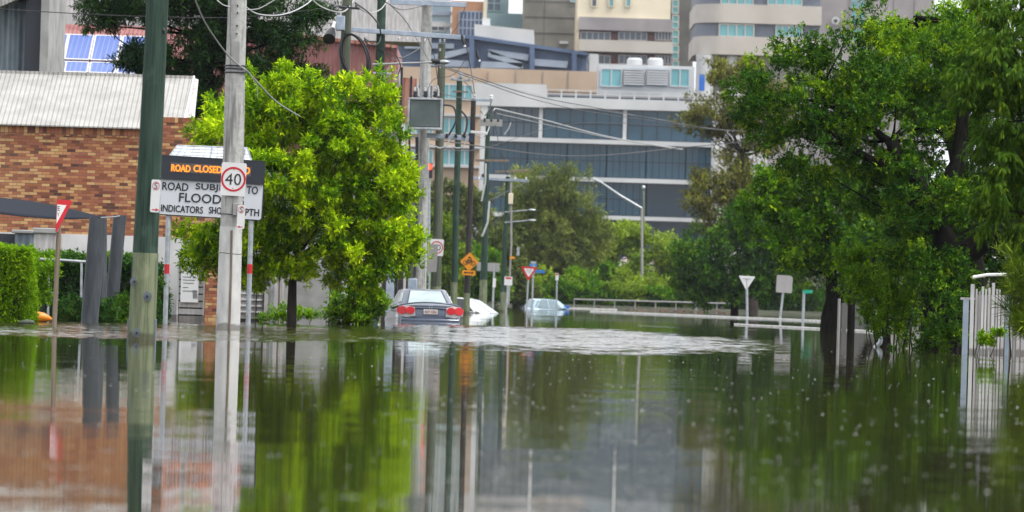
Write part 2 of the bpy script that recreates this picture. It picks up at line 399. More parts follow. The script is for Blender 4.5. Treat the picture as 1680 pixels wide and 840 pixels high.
def tree(name, label, base, trunk, lobes, mat, seed, clumps=80, cr=.4, shoots=40, k=9, L=.1, W=.04, bark='bark', limb_r=.05, nlimb=25, cat='tree', group=None, extra=(), **kw):
    """base (px, Y); trunk [(px,py,dY,r)..]; lobes [(px,py,dY,rx_px,rz_px,ry_m)]"""
    rng = np.random.default_rng(seed); Y = base[1]
    root = thing(name, label, cat, G(base[0], Y, BED), group)
    lb = [(P(x, y, Y+dy), (rx/S(Y), ry, rz/S(Y))) for x, y, dy, rx, rz, ry in lobes]
    v, t, cc = crown_leaves(rng, lb, clumps, cr, shoots, k, L, W, **kw)
    mb = MB(); tp = [G(base[0], Y, BED)] + [P(x, y, Y+dy) for x, y, dy, r in trunk]
    mb.tube(tp, [trunk[0][3]*1.15] + [q[3] for q in trunk], 10)
    for ex in extra:
        mb.tube([P(x, y, Y+dy) for x, y, dy, r in ex], [q[3] for q in ex], 8)
    if nlimb:
        idx = rng.choice(len(cc), min(nlimb, len(cc)), replace=False)
        st = [tp[-1]] + [tp[j].lerp(tp[j+1], q_) for j in range(1, len(tp)-1) for q_ in (.35, .7, .99)] + [P(ex[-1][0], ex[-1][1], Y+ex[-1][2]) for ex in extra]
        for i in idx:
            tg = Vector(cc[i]); up_ = [q for q in st if q.z < tg.z + .3] or st
            s0 = min(up_, key=lambda q: (q-tg).length*(1+rng.random()*.4))
            limbs(rng, mb, s0, [tg], limb_r)
    mb.build('trunk', M[bark], root, sharp=80)
    leaf_mesh('crown', v, t, mat, root); return root
def bush(name, label, base, lobes, mat, seed, cat='bush', group=None, stems=8, **kw):
    rng = np.random.default_rng(seed); Y = base[1]
    root = thing(name, label, cat, G(base[0], Y, kw.pop('z', BED)), group)
    lb = [(P(x, y, Y+dy), (rx/S(Y), ry, rz/S(Y))) for x, y, dy, rx, rz, ry in lobes]
    v, t, cc = crown_leaves(rng, lb, **kw)
    mb = MB(); b0 = Vector(root.location)
    for i in range(stems):
        tg = Vector(cc[int(rng.integers(len(cc)))]); s = b0 + Vector((rng.normal(0,.15), rng.normal(0,.15), 0))
        limbs(rng, mb, s, [tg], .025)
    mb.build('stem', M['bark_mid'], root, sharp=80)
    leaf_mesh('foliage', v, t, mat, root); return root
def hedge(name, label, x0, x1, y0, y1, z0, z1, mat, seed, n, k=6, L=.05, W=.025, r=.12, cat='hedge', rough=.05, tintbase=.45):
    rng = np.random.default_rng(seed)
    root = thing(name, label, cat, ((x0+x1)/2, (y0+y1)/2, z0))
    # scatter on a rounded box skin
    c = np.array([(x0+x1)/2, (y0+y1)/2, (z0+z1)/2]); hs = np.array([(x1-x0)/2, (y1-y0)/2, (z1-z0)/2])
    ar = np.array([hs[1]*hs[2]]*2 + [hs[0]*hs[2]]*2 + [hs[0]*hs[1]]*2); fc = rng.choice(6, n, p=ar/ar.sum())
    q = rng.uniform(-1, 1, (n, 3)); nn = np.zeros((n, 3)); ax = fc // 2; sg = np.where(fc % 2, 1., -1.)
    q[np.arange(n), ax] = sg; nn[np.arange(n), ax] = sg
    pos = q * hs; inner = np.clip(pos, -(hs-r), hs-r); dd = nrm(pos - inner); pos = inner + dd * r
    pos = pos - dd * rng.uniform(0, .12, n)[:, None] + rng.normal(0, rough, (n, 3)) * .5
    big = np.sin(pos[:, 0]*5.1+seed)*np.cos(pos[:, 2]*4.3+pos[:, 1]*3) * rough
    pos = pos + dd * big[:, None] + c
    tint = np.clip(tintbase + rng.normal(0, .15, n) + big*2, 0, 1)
    v, t = leaf_arrays(rng, pos, nrm(dd*.8 + rdir(rng, n)*.5 + np.array([0,0,.35])), k, L, W, .8, 0, tint)
    m = .10
    MB().box(x0+m, x1-m, y0+m, y1-m, z0, z1-m).build('inner_branches', M['core'], root, bevel=.05)
    leaf_mesh('foliage', v, t, mat, root); return root
# ================================================================== SETTING: ground, water
def water_mat():
    t = NT('flood_water'); tc = t.n('ShaderNodeTexCoord'); g = tc.outputs['Object']
    sp = t.n('ShaderNodeSeparateXYZ'); t.link(g, sp.inputs[0])
    def mapped(sx, sy):
        m = t.n('ShaderNodeMapping'); m.inputs['Scale'].default_value = (sx, sy, 1); t.link(g, m.inputs[0]); return m.outputs[0]
    wn = t.noise(mapped(.30, .10), 1.0, 3); w = t.math('ADD', t.math('MULTIPLY', t.math('SUBTRACT', wn.outputs[0], .5), 1.1), t.math('MULTIPLY', t.math('SUBTRACT', t.noise(mapped(1.6, .16), 1.0, 4, .7).outputs[0], .5), 1.3))
    def patch(cx, cy, rx, ry, soft):
        a = t.math('POWER', t.math('ABSOLUTE', t.math('DIVIDE', t.math('SUBTRACT', sp.outputs[0], cx), rx)), 2)
        b = t.math('POWER', t.math('ABSOLUTE', t.math('DIVIDE', t.math('SUBTRACT', sp.outputs[1], cy), ry)), 2)
        e = t.math('ADD', t.math('SUBTRACT', 1, t.math('ADD', a, b)), w)
        mr = t.n('ShaderNodeMapRange', interpolation_type='SMOOTHSTEP'); t.link(e, mr.inputs[0])
        mr.inputs[1].default_value = 0; mr.inputs[2].default_value = soft; return mr.outputs[0]
    A = patch(0.85, 109, 4.7, 34, .75)
    B = patch(-6.6, 95, 5.8, 19, .35)
    Cc = patch(-3.4, 104, 3.4, 17, .6)
    E = patch(8.6, 88, 2.6, 8, .5)
    # scattered wind streaks
    sn = t.noise(mapped(.16, .035), 1.0, 3, .55); D = t.ramp(sn.outputs[0], [(.60, (0,0,0)), (.68, (1,1,1))])
    far = t.n('ShaderNodeMapRange'); t.link(sp.outputs[1], far.inputs[0]); far.inputs[1].default_value = 60; far.inputs[2].default_value = 150
    D = t.math('MULTIPLY', D, far.outputs[0])
    D = t.math('MULTIPLY', D, .25)
    slope = t.math('MAXIMUM', t.math('MULTIPLY', A, .62), t.math('MAXIMUM', t.math('MULTIPLY', B, .5), t.math('MAXIMUM', t.math('MULTIPLY', E, .12), t.math('MULTIPLY', Cc, .13))))
    slope = t.math('MAXIMUM', slope, D)
    streak = t.n('ShaderNodeMapRange'); t.link(t.noise(mapped(1.4, .30), 1.0, 4, .7).outputs[0], streak.inputs[0])
    for i_, v_ in ((1, .36), (2, .54), (3, .26), (4, 1.0)): streak.inputs[i_].default_value = v_
    slope = t.math('MULTIPLY', slope, streak.outputs[0])
    def vec(n, k):   # centred slope vector
        s = t.n('ShaderNodeVectorMath', operation='SUBTRACT'); t.link(n.outputs['Color'], s.inputs[0]); s.inputs[1].default_value = (.5, .5, .5)
        m = t.n('ShaderNodeVectorMath', operation='SCALE'); t.link(s.outputs[0], m.inputs[0])
        if isinstance(k, bpy.types.NodeSocket): t.link(k, m.inputs['Scale'])
        else: m.inputs['Scale'].default_value = k
        return m.outputs[0]
    def addv(a, b):
        m = t.n('ShaderNodeVectorMath', operation='ADD'); t.link(a, m.inputs[0]); t.link(b, m.inputs[1]); return m.outputs[0]
    calm1 = addv(vec(t.noise(mapped(.55, .9), 1.0, 2), .006), vec(t.noise(mapped(.30, 2.0), 1.0, 3), .009))
    calm2 = vec(t.noise(mapped(3.2, 5.5), 1.0, 2), .0085)
    calm3 = vec(t.noise(mapped(18, 22), 1.0, 1), .010)
    ruf0 = vec(t.noise(mapped(4.5, 2.6), 1.0, 3, .6), slope)
    rs = t.n('ShaderNodeSeparateXYZ'); t.link(ruf0, rs.inputs[0])
    # a low eye mostly sees the wave faces that lean towards it
    ry = t.math('SUBTRACT', t.math('MULTIPLY', t.math('ABSOLUTE', rs.outputs[1]), -1.2), t.math('MULTIPLY', slope, .012))
    rc = t.n('ShaderNodeCombineXYZ'); t.link(rs.outputs[0], rc.inputs[0]); t.link(ry, rc.inputs[1]); ruf = rc.outputs[0]
    s = addv(addv(calm1, calm2), addv(calm3, ruf))
    # calm reflections smear mostly up and down
    # raindrop rings: tiny round dimples
    vo = t.n('ShaderNodeTexVoronoi', feature='F1'); t.link(mapped(1.7, 1.7), vo.inputs['Vector']); vo.inputs['Scale'].default_value = 1
    d = vo.outputs['Distance']
    rg = t.math('MULTIPLY', t.math('SINE', t.math('MULTIPLY', d, 90)), t.math('LESS_THAN', d, .10))
    rg = t.math('MULTIPLY', rg, .045)
    cmb = t.n('ShaderNodeCombineXYZ'); t.link(rg, cmb.inputs[1]); t.link(rg, cmb.inputs[0])
    s = addv(s, cmb.outputs[0])
    mk = t.n('ShaderNodeVectorMath', operation='MULTIPLY'); t.link(s, mk.inputs[0]); mk.inputs[1].default_value = (.45, 1, 0)
    up = addv(mk.outputs[0], t.n('ShaderNodeCombineXYZ', i={2: 1.0}).outputs[0])
    nm = t.n('ShaderNodeVectorMath', operation='NORMALIZE'); t.link(up, nm.inputs[0])
    t.link(nm.outputs[0], t.b.inputs['Normal'])
    mud = t.noise(mapped(.08, .04), 1.0, 3)
    t.col(t.ramp(mud.outputs[0], [(.35, (.030,.030,.012)), (.7, (.055,.046,.022))]))
    return t.set(Roughness=.02, IOR=1.33)
M['water'] = water_mat()
M['bed'] = dirty('muddy_ground', (.05,.045,.03), (.10,.09,.06), .4, rough=.95)
M['bank'] = dirty('grassy_bank', (.012,.018,.006), (.04,.045,.018), .8, rough=.95)
M['rock'] = dirty('pinkish_rock', (.20,.165,.15), (.42,.35,.32), 1.2, rough=.9, bump=.8)
M['kerb'] = dirty('pale_kerb', (.52,.52,.50), (.70,.70,.68), 2, rough=.8)

def grid(name, xs, ys, zf, mat, **kw):
    vs = [(x, y, zf(x, y)) for y in ys for x in xs]; n = len(xs)
    fs = [(j*n+i, j*n+i+1, (j+1)*n+i+1, (j+1)*n+i) for j in range(len(ys)-1) for i in range(n-1)]
    mb = MB().add(vs, fs); return tag(mb.build(name, mat, origin=(0,0,0), sharp=80), **kw)
def lerp(a, b, t): return a + (b-a)*max(0, min(1, t))
def land(x, y):
    z = BED
    if y > 402: z = lerp(BED, .22, (y-402)/9) + lerp(0, 2.9, (y-425)/75) + lerp(0, 3, (y-520)/300)
    return z
grid('ground', [-900,-300,-80,-30,-10,0,10,20,30,60,120,400,1200], [-60,0,60,120,200,300,380,402,405,408,411,420,440,460,500,540,600,800,1500,4500], land, M['bed'], kind='structure')
MB().add([(-700,-40,0),(900,-40,0),(900,407,0),(-700,407,0)], [(0,1,2,3)]).build('flood_water', M['water'], origin=(0,0,0)).__setitem__('kind', 'structure')
grid('river_bank', [-60,-20,0,6,12,20,40,120], [404,408,411,420,440,455], lambda x, y: land(x, y)+.05, M['bank'], kind='structure')

# kerbs just showing above the water
def kerb(x1, y1, Y1, x2, Y2, h=.11, w=.18):
    a = G(x1, Y1); b = G(x2, Y2); d = (b-a).normalized(); n = Vector((-d.y, d.x, 0))*w
    mb = MB(); q = [a, b, b+n, a+n]
    mb.add([Vector((p.x,p.y,BED)) for p in q] + [Vector((p.x,p.y,h)) for p in q], [(0,3,2,1),(4,5,6,7),(0,1,5,4),(1,2,6,5),(2,3,7,6),(3,0,4,7)])
    return tag(mb.build('kerb', M['kerb'], bevel=.02), kind='structure')
kerb(968, 0, 320, 1352, 258, .075); kerb(1204, 0, 192, 1430, 168, .045)
kerb(905, 0, 398, 1010, 396, .07, .25)

# ------------------------------------------------------------------ buildings
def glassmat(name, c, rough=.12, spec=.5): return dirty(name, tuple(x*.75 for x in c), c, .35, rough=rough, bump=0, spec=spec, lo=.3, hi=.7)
M['g_dark'] = glassmat('dark_blue_glass', (.026,.085,.135)); M['g_darker'] = glassmat('darker_blue_glass', (.012,.036,.062)); M['g_teal'] = glassmat('teal_glass', (.16,.42,.46))  # g_darker: deeper blue for some panes, frames and the wall behind
M['g_slate'] = glassmat('slate_glass', (.07,.105,.14)); M['g_pale'] = glassmat('pale_blue_glass', (.33,.45,.52))
M['g_grid'] = glassmat('dark_grid_glass', (.06,.09,.17))
M['bw'] = dirty('pale_facade', (.48,.49,.50), (.58,.59,.60), .25, rough=.7, bump=0); M['tan'] = dirty('tan_facade', (.42,.31,.22), (.52,.39,.285), .2, rough=.8, bump=0)
M['cream'] = dirty('cream_facade', (.68,.60,.45), (.80,.71,.54), .3, rough=.8, bump=0); M['mauve'] = dirty('mauve_grey_facade', (.25,.23,.24), (.34,.315,.315), .3, rough=.8, bump=0)
M['tower'] = dirty('grey_block_facade', (.17,.165,.145), (.25,.24,.215), .35, (1,1,1), .85, bump=0)
M['tower_dk'] = dirty('dark_block_facade', (.085,.085,.085), (.135,.135,.13), .35, rough=.85, bump=0)
M['beige'] = dirty('beige_facade', (.45,.41,.37), (.54,.50,.455), .2, rough=.8, bump=0)
M['steelb'] = dirty('dark_blue_steel', (.055,.09,.17), (.09,.135,.235), .3, rough=.5, bump=0); M['panel_b'] = dirty('blue_grey_panels', (.24,.29,.37), (.33,.38,.46), .3, rough=.6, bump=0)
M['teal_f'] = dirty('teal_grey_facade', (.25,.36,.38), (.34,.45,.46), .3, rough=.7, bump=0)
M['orange_f'] = plain('orange_brown_facade', (.42,.22,.12), .8); M['brown_f'] = plain('brown_piers', (.10,.05,.05), .8)
M['band_blue'] = plain('grey_blue_band', (.15,.17,.215), .5)
M['bright_blue'] = plain('bright_blue_panel', (.02,.14,.55), .5)

def bld(name, label, x1, y1, x2, Y, depth, mat, zb=0.0, cat='building', ybot=None, xref=None):
    X1, X2, _, Z2 = R(x1, y1, x2, y1, Y, xref); 
    if ybot: zb = R(x1, ybot, x2, ybot, Y, xref)[2]
    root = thing(name, label, cat, ((X1+X2)/2, Y+depth/2, zb))
    MB().box(X1, X2, Y, Y+depth, zb, Z2).build('wall', mat, root); root['_Y'] = Y; return root
def pan(root, name, x1, y1, x2, y2, mat, out=.25, th=None, xref=None, dY=0):
    Y = root['_Y'] + dY; X1, X2, Z1, Z2 = R(x1, y1, x2, y2, Y, xref); th = out + .4 if th is None else th
    return MB().box(X1, X2, Y-out, Y-out+th, Z1, Z2).build(name, mat, root)
def win(root, x1, y1, x2, y2, mat, nx=3, nz=1, frame='bw', out=.12, xref=None, fr=.12, dY=0):
    Y = root['_Y'] + dY; X1, X2, Z1, Z2 = R(x1, y1, x2, y2, Y, xref)
    w = MB().box(X1, X2, Y-out, Y+.3, Z1, Z2).build('window', mat, root)
    mb = MB()
    for i in range(nx+1):
        x = X1 + (X2-X1)*i/nx; mb.box(x-fr/2, x+fr/2, Y-out-.1, Y-out+.02, Z1, Z2)
    for j in range(nz+1):
        z = Z1 + (Z2-Z1)*j/nz; mb.box(X1, X2, Y-out-.08, Y-out+.02, z-fr/2, z+fr/2)
    mb.build('window_frame', M[frame], w); return w

# B5 grey tower
b = bld('grey_tower', 'plain grey concrete tower with a small pale strip behind the truss building', 860, -70, 950, 720, 25, M['tower'])
for i in range(7):
    pan(b, 'joint_line', 862, -50+i*26, 948, -49.0+i*26, M['tower_dk'], .06, .3)
pan(b, 'joint_line', 893, -60, 894, 85, M['tower_dk'], .05, .3)
pan(b, 'sign_strip', 918, 68, 932, 72, M['bw'], .4); win(b, 936, -8, 950, 3, M['g_teal'], 1)  # the strip has the plain pale facade colour
# B6 cream hospital
b = bld('cream_building', 'cream and mauve building with three narrow green windows on its upper wall', 950, -80, 1103, 690, 25, M['cream'])
pan(b, 'fascia', 950, 30, 1103, 51, M['mauve'], .6)
for xx in (975, 1003, 1031): win(b, xx-4, -14, xx+4, 11, M['g_teal'] if xx > 980 else M['g_slate'], 1, 1, 'cream')
for y0, y1, y2 in ((49, 67, 86), (87, 106, 125)):
    pan(b, 'window_recess', 950, y0, 1103, y1, M['brown_f'], .15)
    for x0, x1 in ((953, 1001), (1015, 1061), (1075, 1101)): win(b, x0, y0+4, x1, y1-1, M['g_slate'], 5, 1, 'mauve', .3)
    pan(b, 'spandrel', 950, y1, 1103, y2, M['beige'], .9)
pan(b, 'lower_wall', 950, 125, 1103, 320, M['mauve'], .3)
# B7 dark tower with teal strip
b = bld('dark_tower', 'narrow dark grey tower with a tall teal glass strip at its edge', 1100, -80, 1142, 700, 22, M['tower_dk'])
for i in range(7): win(b, 1103, -50+i*25, 1113, -28+i*25, M['g_teal'], 1, 2, 'bw')
# B9 grey tower right
b = bld('hospital_tower', 'grey tower with a round white cross emblem and teal window strip', 1345, -60, 1535, 705, 30, M['mauve'])
for i in range(5): win(b, 1396, -62+i*27, 1420, -40+i*27, M['g_teal'], 2, 2, 'mauve')
Y = 704.3; c = P(1371, 34, Y); e = MB(); e.ring(c.x, c.z, .48, .30, Y-.12, Y, 24); e.box(c.x-.26, c.x+.26, Y-.1, Y, c.z-.07, c.z+.07); e.box(c.x-.07, c.x+.07, Y-.12, Y, c.z-.26, c.z+.26)
MB().ring(c.x, c.z, .48, .001, Y-.05, Y+.4, 24).build('emblem', M['bw'], b)
e = MB(); e.box(c.x-.28, c.x+.28, Y-.1, Y-.04, c.z-.08, c.z+.08); e.box(c.x-.08, c.x+.08, Y-.12, Y-.04, c.z-.28, c.z+.28); e.build('emblem_cross', M['ink'], b)
for i in range(3): pan(b, 'joint_line', 1430+i*34, -40, 1431+i*34, 150, M['tower_dk'], .05, .3)
# B8 rounded beige building: banded storeys with curved corner
Y8 = 640; X1, X2, Zb, Zt = R(1140, 95, 1347, -90, Y8) if False else (P(1140, 60, Y8).x, P(1347, 60, Y8).x, 0, P(1250, -90, Y8).z)
b = thing('banded_building', 'beige round cornered office block with bands of turquoise windows', 'building', ((X1+X2)/2, Y8+10, 3)); b['_Y'] = Y8
def rounded(x0, x1, y0, y1, rad, z0, z1, name, mat, root):
    pts = [(x1, y1), (x1, y0)]
    for k in range(9):
        a = math.pi/2*k/8; pts.append((x0+rad-math.sin(a)*rad, y0+rad*1.6-math.cos(a)*rad*1.6))
    pts.append((x0, y1)); n = len(pts)
    vs = [(x, y, z0) for x, y in pts] + [(x, y, z1) for x, y in pts]
    fs = [tuple(range(n)), tuple(range(n, 2*n))[::-1]] + [(i, i+n, (i+1) % n+n, (i+1) % n) for i in range(n)]
    return MB().add(vs, fs).build(name, mat, root, sharp=50)
zz = lambda py: P(1250, py, Y8).z
rows = [(-90,-48,'s'),(-48,-20,'s'),(-20,8,'g'),(8,39,'s'),(39,61,'g'),(61,91,'s')]
for a, c2, k in rows:
    if k == 's': rounded(X1, X2, Y8, Y8+22, 3.2, zz(c2), zz(a), 'spandrel', M['beige'], b)
    else: rounded(X1+.15, X2-.15, Y8+.5, Y8+21.5, 3.0, zz(c2), zz(a), 'window_band', M['band_blue'], b)
for x0, x1, y0, y1 in ((1180, 1237, 40, 60), (1273, 1316, 42, 61), (1183, 1236, -14, 7), (1260, 1316, -13, 8)):
    win(b, x0, y0, x1, y1, M['g_teal'], 4, 1, 'beige', -.2, dY=0)
rounded(X1+2.4, X2-1, Y8+2, Y8+20, 1.5, 0, zz(92), 'undercroft', M['mauve'], b)
for xx in (1156, 1200): 
    q = P(xx, 120, Y8+1.2); MB().tube([(q.x, q.y, 3), (q.x, q.y, zz(92))], 1.0 if xx < 1180 else .6, 14).build('column', M['bw'], b)
# B4 pale blue glass building upper left
b = bld('pale_glass_building', 'pale blue glass office wing with silver bands behind the power poles', 560, -70, 742, 700, 25, M['g_pale'])
for i in range(6): pan(b, 'silver_band', 560, -40+i*19, 741, -34+i*19, M['bw'] if i % 2 == 0 else M['panel_b'], .3)
win(b, 664, 36, 730, 50, M['g_slate'], 6)
b = bld('orange_brown_building', 'orange brown building with a dark grid of windows', 742, 2, 797, 690, 20, M['orange_f'])
win(b, 753, 19, 792, 60, M['g_grid'], 6, 3, 'panel_b')
pan(b, 'pale_pier', 792, -4, 798, 90, M['cream'], .5)
b = bld('teal_grey_building', 'teal grey block stepping down beside the white gap of sky', 797, -60, 836, 730, 20, M['teal_f'])
X1_, X2_, Z1_, Z2_ = R(797, 22, 861, 120, 730); 
pan(b, 'lower_block', 797, 22, 861, 120, M['teal_f'], .3, 12); win(b, 800, -20, 822, 18, M['g_slate'], 2, 3, 'teal_f')
# B3 truss building
Y3 = 640; b = thing('truss_building', 'dark blue steel framed building with slanting grey panels and sloping roof', 'building', (P(800, 90, Y3).x, Y3+8, 6)); b['_Y'] = Y3
def quad(root, name, pts, mat, dy0, dy1):
    mb = MB(); Y = root['_Y']; q = [P(x, y, Y) for x, y in pts]
    return mb.prism([(v.x, v.z) for v in q], Y+dy0, Y+dy1).build(name, mat, root)
quad(b, 'wall', [(640,58),(770,62),(963,91),(963,210),(640,200)], M['steelb'], 0, 16)
quad(b, 'roof_edge', [(640,54),(770,58),(965,87),(965,92),(770,64),(640,60)], M['steelb'], -1.2, 0)
quad(b, 'upper_panel', [(778,40),(876,50),(877,76),(779,64)], M['bw'], -.8, 3)
quad(b, 'roof_unit', [(791,29),(804,30),(804,42),(791,41)], M['bw'], 1, 4)
for pts in ([(800,81),(868,90),(866,100),(806,90)], [(802,83),(858,104),(856,112),(800,93)], [(790,101),(858,104),(858,113),(788,112)], [(876,97),(932,101),(930,112),(875,108)],
            [(700,92),(770,78),(776,84),(706,104)], [(664,70),(745,72),(745,80),(664,80)], [(690,96),(776,101),(776,111),(690,108)]):
    quad(b, 'slanting_panel', pts, M['panel_b'], -.9, -.2)
for x in (773, 872, 941): quad(b, 'steel_column', [(x-3,62+(x-770)*.14),(x+5,63+(x-770)*.14),(x+5,118),(x-3,118)], M['steelb'], -1.3, -.1)
quad(b, 'white_end', [(967,88),(982,89),(982,121),(966,120)], M['bw'], 0, 12)
# B2 tan building with teal windows
b = bld('tan_building', 'tan masonry car park block with rows of teal windows', 640, 113, 790, 600, 20, M['tan'], xref=800)
for y0, y1 in ((139, 163), (194, 219), (246, 271)):
    for x0, x1 in ((652, 668), (672, 710), (724, 775)): win(b, x0, y0, x1, y1, M['g_teal'] if x0 > 700 or y0 > 180 else M['g_slate'], 4, 1, 'bw')
for y0 in (190, 242, 274): pan(b, 'ledge', 642, y0-4, 788, y0, M['bw'], .4)
pan(b, 'tan_parapet', 780, 112, 844, 146, M['tan'], -1, 8)
pan(b, 'tan_parapet', 844, 115, 981, 150, M['tan'], -1, 8)
for xx in (800, 846, 890, 932): pan(b, 'joint_line', xx, 116, xx+.8, 146, M['mauve'], -.9, .3)
# B10 rooftop plant
b = bld('rooftop_plant_room', 'white framed rooftop plant room with louvres and two white tanks', 982, 107, 1140, 585, 10, M['bw'], ybot=185)
for x0, x1 in ((986, 1020), (1100, 1131)): win(b, x0, 113, x1, 142, M['g_teal'], 2, 1, 'bw')
for x0, x1 in ((1023, 1056), (1061, 1095)):
    lv = pan(b, 'louvre_panel', x0, 112, x1, 141, M['panel_b'], .2)
    mb = MB()
    for j in range(7):
        a1, a2, z1, z2 = R(x0, 113+j*4, x1, 115.4+j*4, 585); mb.box(a1, a2, 584.5, 584.85, z1, z2)
    mb.build('louvre_slats', M['bw'], lv)
for xx in (1041, 1075):
    q = P(xx, 107, 588); MB().tube([(q.x, q.y, q.z-1), (q.x, q.y, q.z+.55), (q.x, q.y, q.z+.75)], [.8, .8, .6], 16).build('tank', M['bw'], b)
pan(b, 'blue_panel', 1147, 122, 1156, 149, M['bright_blue'], .4)
# B1 main glass office
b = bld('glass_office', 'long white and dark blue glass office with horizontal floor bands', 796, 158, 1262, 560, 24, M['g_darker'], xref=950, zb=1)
b['_Y'] = 560
Yb = 560
def zrow(name, x1, x2, y1, y2, mat, out, th=None): return pan(b, name, x1, y1, x2, y2, mat, out, th, xref=950)
zrow('parapet', 796, 1262, 161, 178, M['bw'], .9)
zrow('white_end_wall', 778, 896, 141, 178.5, M['bw'], 1.1)
for y1, y2, x0 in ((228.5, 235.5, 796), (290.5, 297.5, 790), (352.5, 359, 790)): zrow('floor_slab', x0, 1262, y1, y2, M['bw'], 1.0)
win(b, 798, 179, 884, 228, M['g_slate'], 7, 2, 'g_darker', .1, 950); win(b, 892, 179, 1022, 228, M['g_dark'], 6, 2, 'g_darker', .1, 950); win(b, 1030, 179, 1150, 228, M['g_dark'], 5, 2, 'g_darker', .1, 950)
win(b, 1155, 179, 1260, 228, M['g_dark'], 5, 2, 'g_darker', .1, 950)
for x0 in range(800, 1250, 65): win(b, x0, 236, x0+65, 290, M['g_dark'], 6, 2, 'g_darker', .1, 950, .09)
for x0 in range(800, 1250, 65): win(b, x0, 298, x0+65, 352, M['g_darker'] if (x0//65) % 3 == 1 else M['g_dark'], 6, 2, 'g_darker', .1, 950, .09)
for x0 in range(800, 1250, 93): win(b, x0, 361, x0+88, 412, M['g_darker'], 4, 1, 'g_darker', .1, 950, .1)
for x0 in (884, 1022): zrow('white_pier', x0, x0+6, 178, 228, M['bw'], .5)
zrow('corner_column', 786, 797, 178, 420, M['bw'], 1.0); zrow('lower_white_wall', 770, 797, 352, 420, M['bw'], .8)
# set back level with roof rail
zrow('setback_wall', 896, 1140, 150, 161, M['mauve'], -6, 8)
mb = MB()
for x in list(range(897, 1146, 24)) + [1145]:
    q = P(x, 155, Yb-.6); z = P(950, 149, Yb).z; z0_ = P(950, 162, Yb).z; mb.box(q.x-.07, q.x+.07, Yb-.7, Yb-.56, z0_, z)
for yy in (148, 154):
    a1, a2, z1, z2 = R(896, yy, 1145, yy+1.3, Yb, 950); mb.box(a1, a2, Yb-.66, Yb-.6, z1, z2)
mb.build('roof_railing', M['bw'], b)
b = bld('white_building', 'tall white building corner glimpsed through the olive gum tree', 1176, 150, 1262, 535, 10, M['wall_white'])
win(b, 1206, 250, 1226, 390, M['g_dark'], 1, 3, 'bw')

# hazy green hill trees + far road in front of the offices are added with the vegetation
# ================================================================== LEFT SIDE BUILDINGS
def zx(px, py, Y): p = P(px, py, Y); return p.x, p.z
# brick building with white lower wall and cream metal roof
YB = 130
x0 = P(-40, 300, YB).x; x1 = P(338, 300, YB).x; xs = P(247, 300, YB).x
zbt = P(150, 385, YB).z; ztop = P(115, 208, YB).z; zpar = P(300, 193, YB).z
b = thing('brick_building', 'orange brick building with cream ribbed metal roof behind the flood sign', 'building', (0.5*(x0+x1), YB+3, BED)); b['_Y'] = YB
MB().box(x0, x1, YB, YB+7, zbt, ztop-.21).build('brick_wall', M['brick'], b)
MB().box(xs, x1, YB-.004, YB+.25, ztop-.21, zpar-.12).build('parapet', M['brick'], b)
MB().box(x0, xs, YB-.006, YB+.25, ztop-.21, ztop).build('soldier_course', M['brick_soldier'], b)
MB().box(xs, x1, YB-.012, YB+.25, zpar-.12, zpar).build('soldier_course', M['brick_soldier'], b)
MB().box(x0, P(338, 450, YB).x-.55, YB-.02, YB+.3, BED, zbt).build('rendered_wall', M['wall_white'], b)
# roof sheet: eave to ridge
zr = P(120, 121, YB+3.2).z; xr = P(303, 150, YB).x
mb = MB(); ev = ztop+.02
mb.add([(x0, YB-.12, ev), (xs+.02, YB-.12, ev), (xs+.02, YB+3.2, zr), (x0, YB+3.2, zr), (x0, YB-.12, ev-.03), (xs+.02, YB-.12, ev-.03), (xs+.02, YB+3.2, zr-.03), (x0, YB+3.2, zr-.03)],
       [(0,1,2,3),(7,6,5,4),(0,4,5,1),(1,5,6,2),(2,6,7,3),(3,7,4,0)])
yq = YB+.3; zq = zpar-.05
mb.add([(xs+.02, yq, zq), (xr, yq, zq), (xr, YB+3.2, zr), (xs+.02, YB+3.2, zr), (xs+.02, yq, zq-.03), (xr, yq, zq-.03), (xr, YB+3.2, zr-.03), (xs+.02, YB+3.2, zr-.03)],
       [(0,1,2,3),(7,6,5,4),(0,4,5,1),(1,5,6,2),(2,6,7,3),(3,7,4,0)])
rf = mb.build('roof', M['roof_cream'], b)
MB().box(x0, xr, YB+3.1, YB+3.3, zr-.04, zr+.03).build('ridge_cap', M['roof_cream'], rf)
g = P(318, 192, YB)
MB().add([(xr, yq, zq-.03), (g.x, yq, zq-.03), (xr, YB+3.2, zr), (xr+.13, YB+3.2, zr-.05), (g.x, YB+.3, zq+.03)], [(0,1,4),(0,4,3,2)]).build('gable_end', M['wall_old'], b)
MB().tube([(xr, yq-.02, zq+.02), (xr+.02, YB+3.2, zr+.02)], .03, 6).build('barge_board', M['wall_white'], b)
# gate with notice, in the white wall
gy = YB-.35
def rectbox(mb, x1, y1, x2, y2, Y, d0, d1):
    a, c, z0, z1 = R(x1, y1, x2, y2, Y); mb.box(a, c, Y+d0, Y+d1, z0, z1); return mb
gt = thing('slatted_gate', 'white slatted metal gate between the white wall and the brick pillar', 'gate', G(313, gy, BED)); 
rectbox(MB(), 292, 425, 335, 540, gy, .06, .09).build('backing', M['dark_metal'], gt)
mb = MB()
for i in range(8):
    y = 437+i*11.6; rectbox(mb, 293, y, 334, y+9.3, gy, 0, .05)
mb.build('slat_panel', M['wall_old'], gt)
mb = MB(); rectbox(mb, 290, 425, 293, 545, gy, -.02, .06); rectbox(mb, 333, 425, 336, 545, gy, -.02, .06); mb.build('gate_frame', M['wall_white'], gt)
nb = MB(); rectbox(nb, 297, 420, 326, 496, gy-.08, 0, .02); nt_ = nb.build('notice_board', M['white'], origin=P(311, 496, gy-.08)); tag(nt_, 'white printed notice fixed to the slatted gate with slanting bars at its foot', 'notice')
mb = MB()
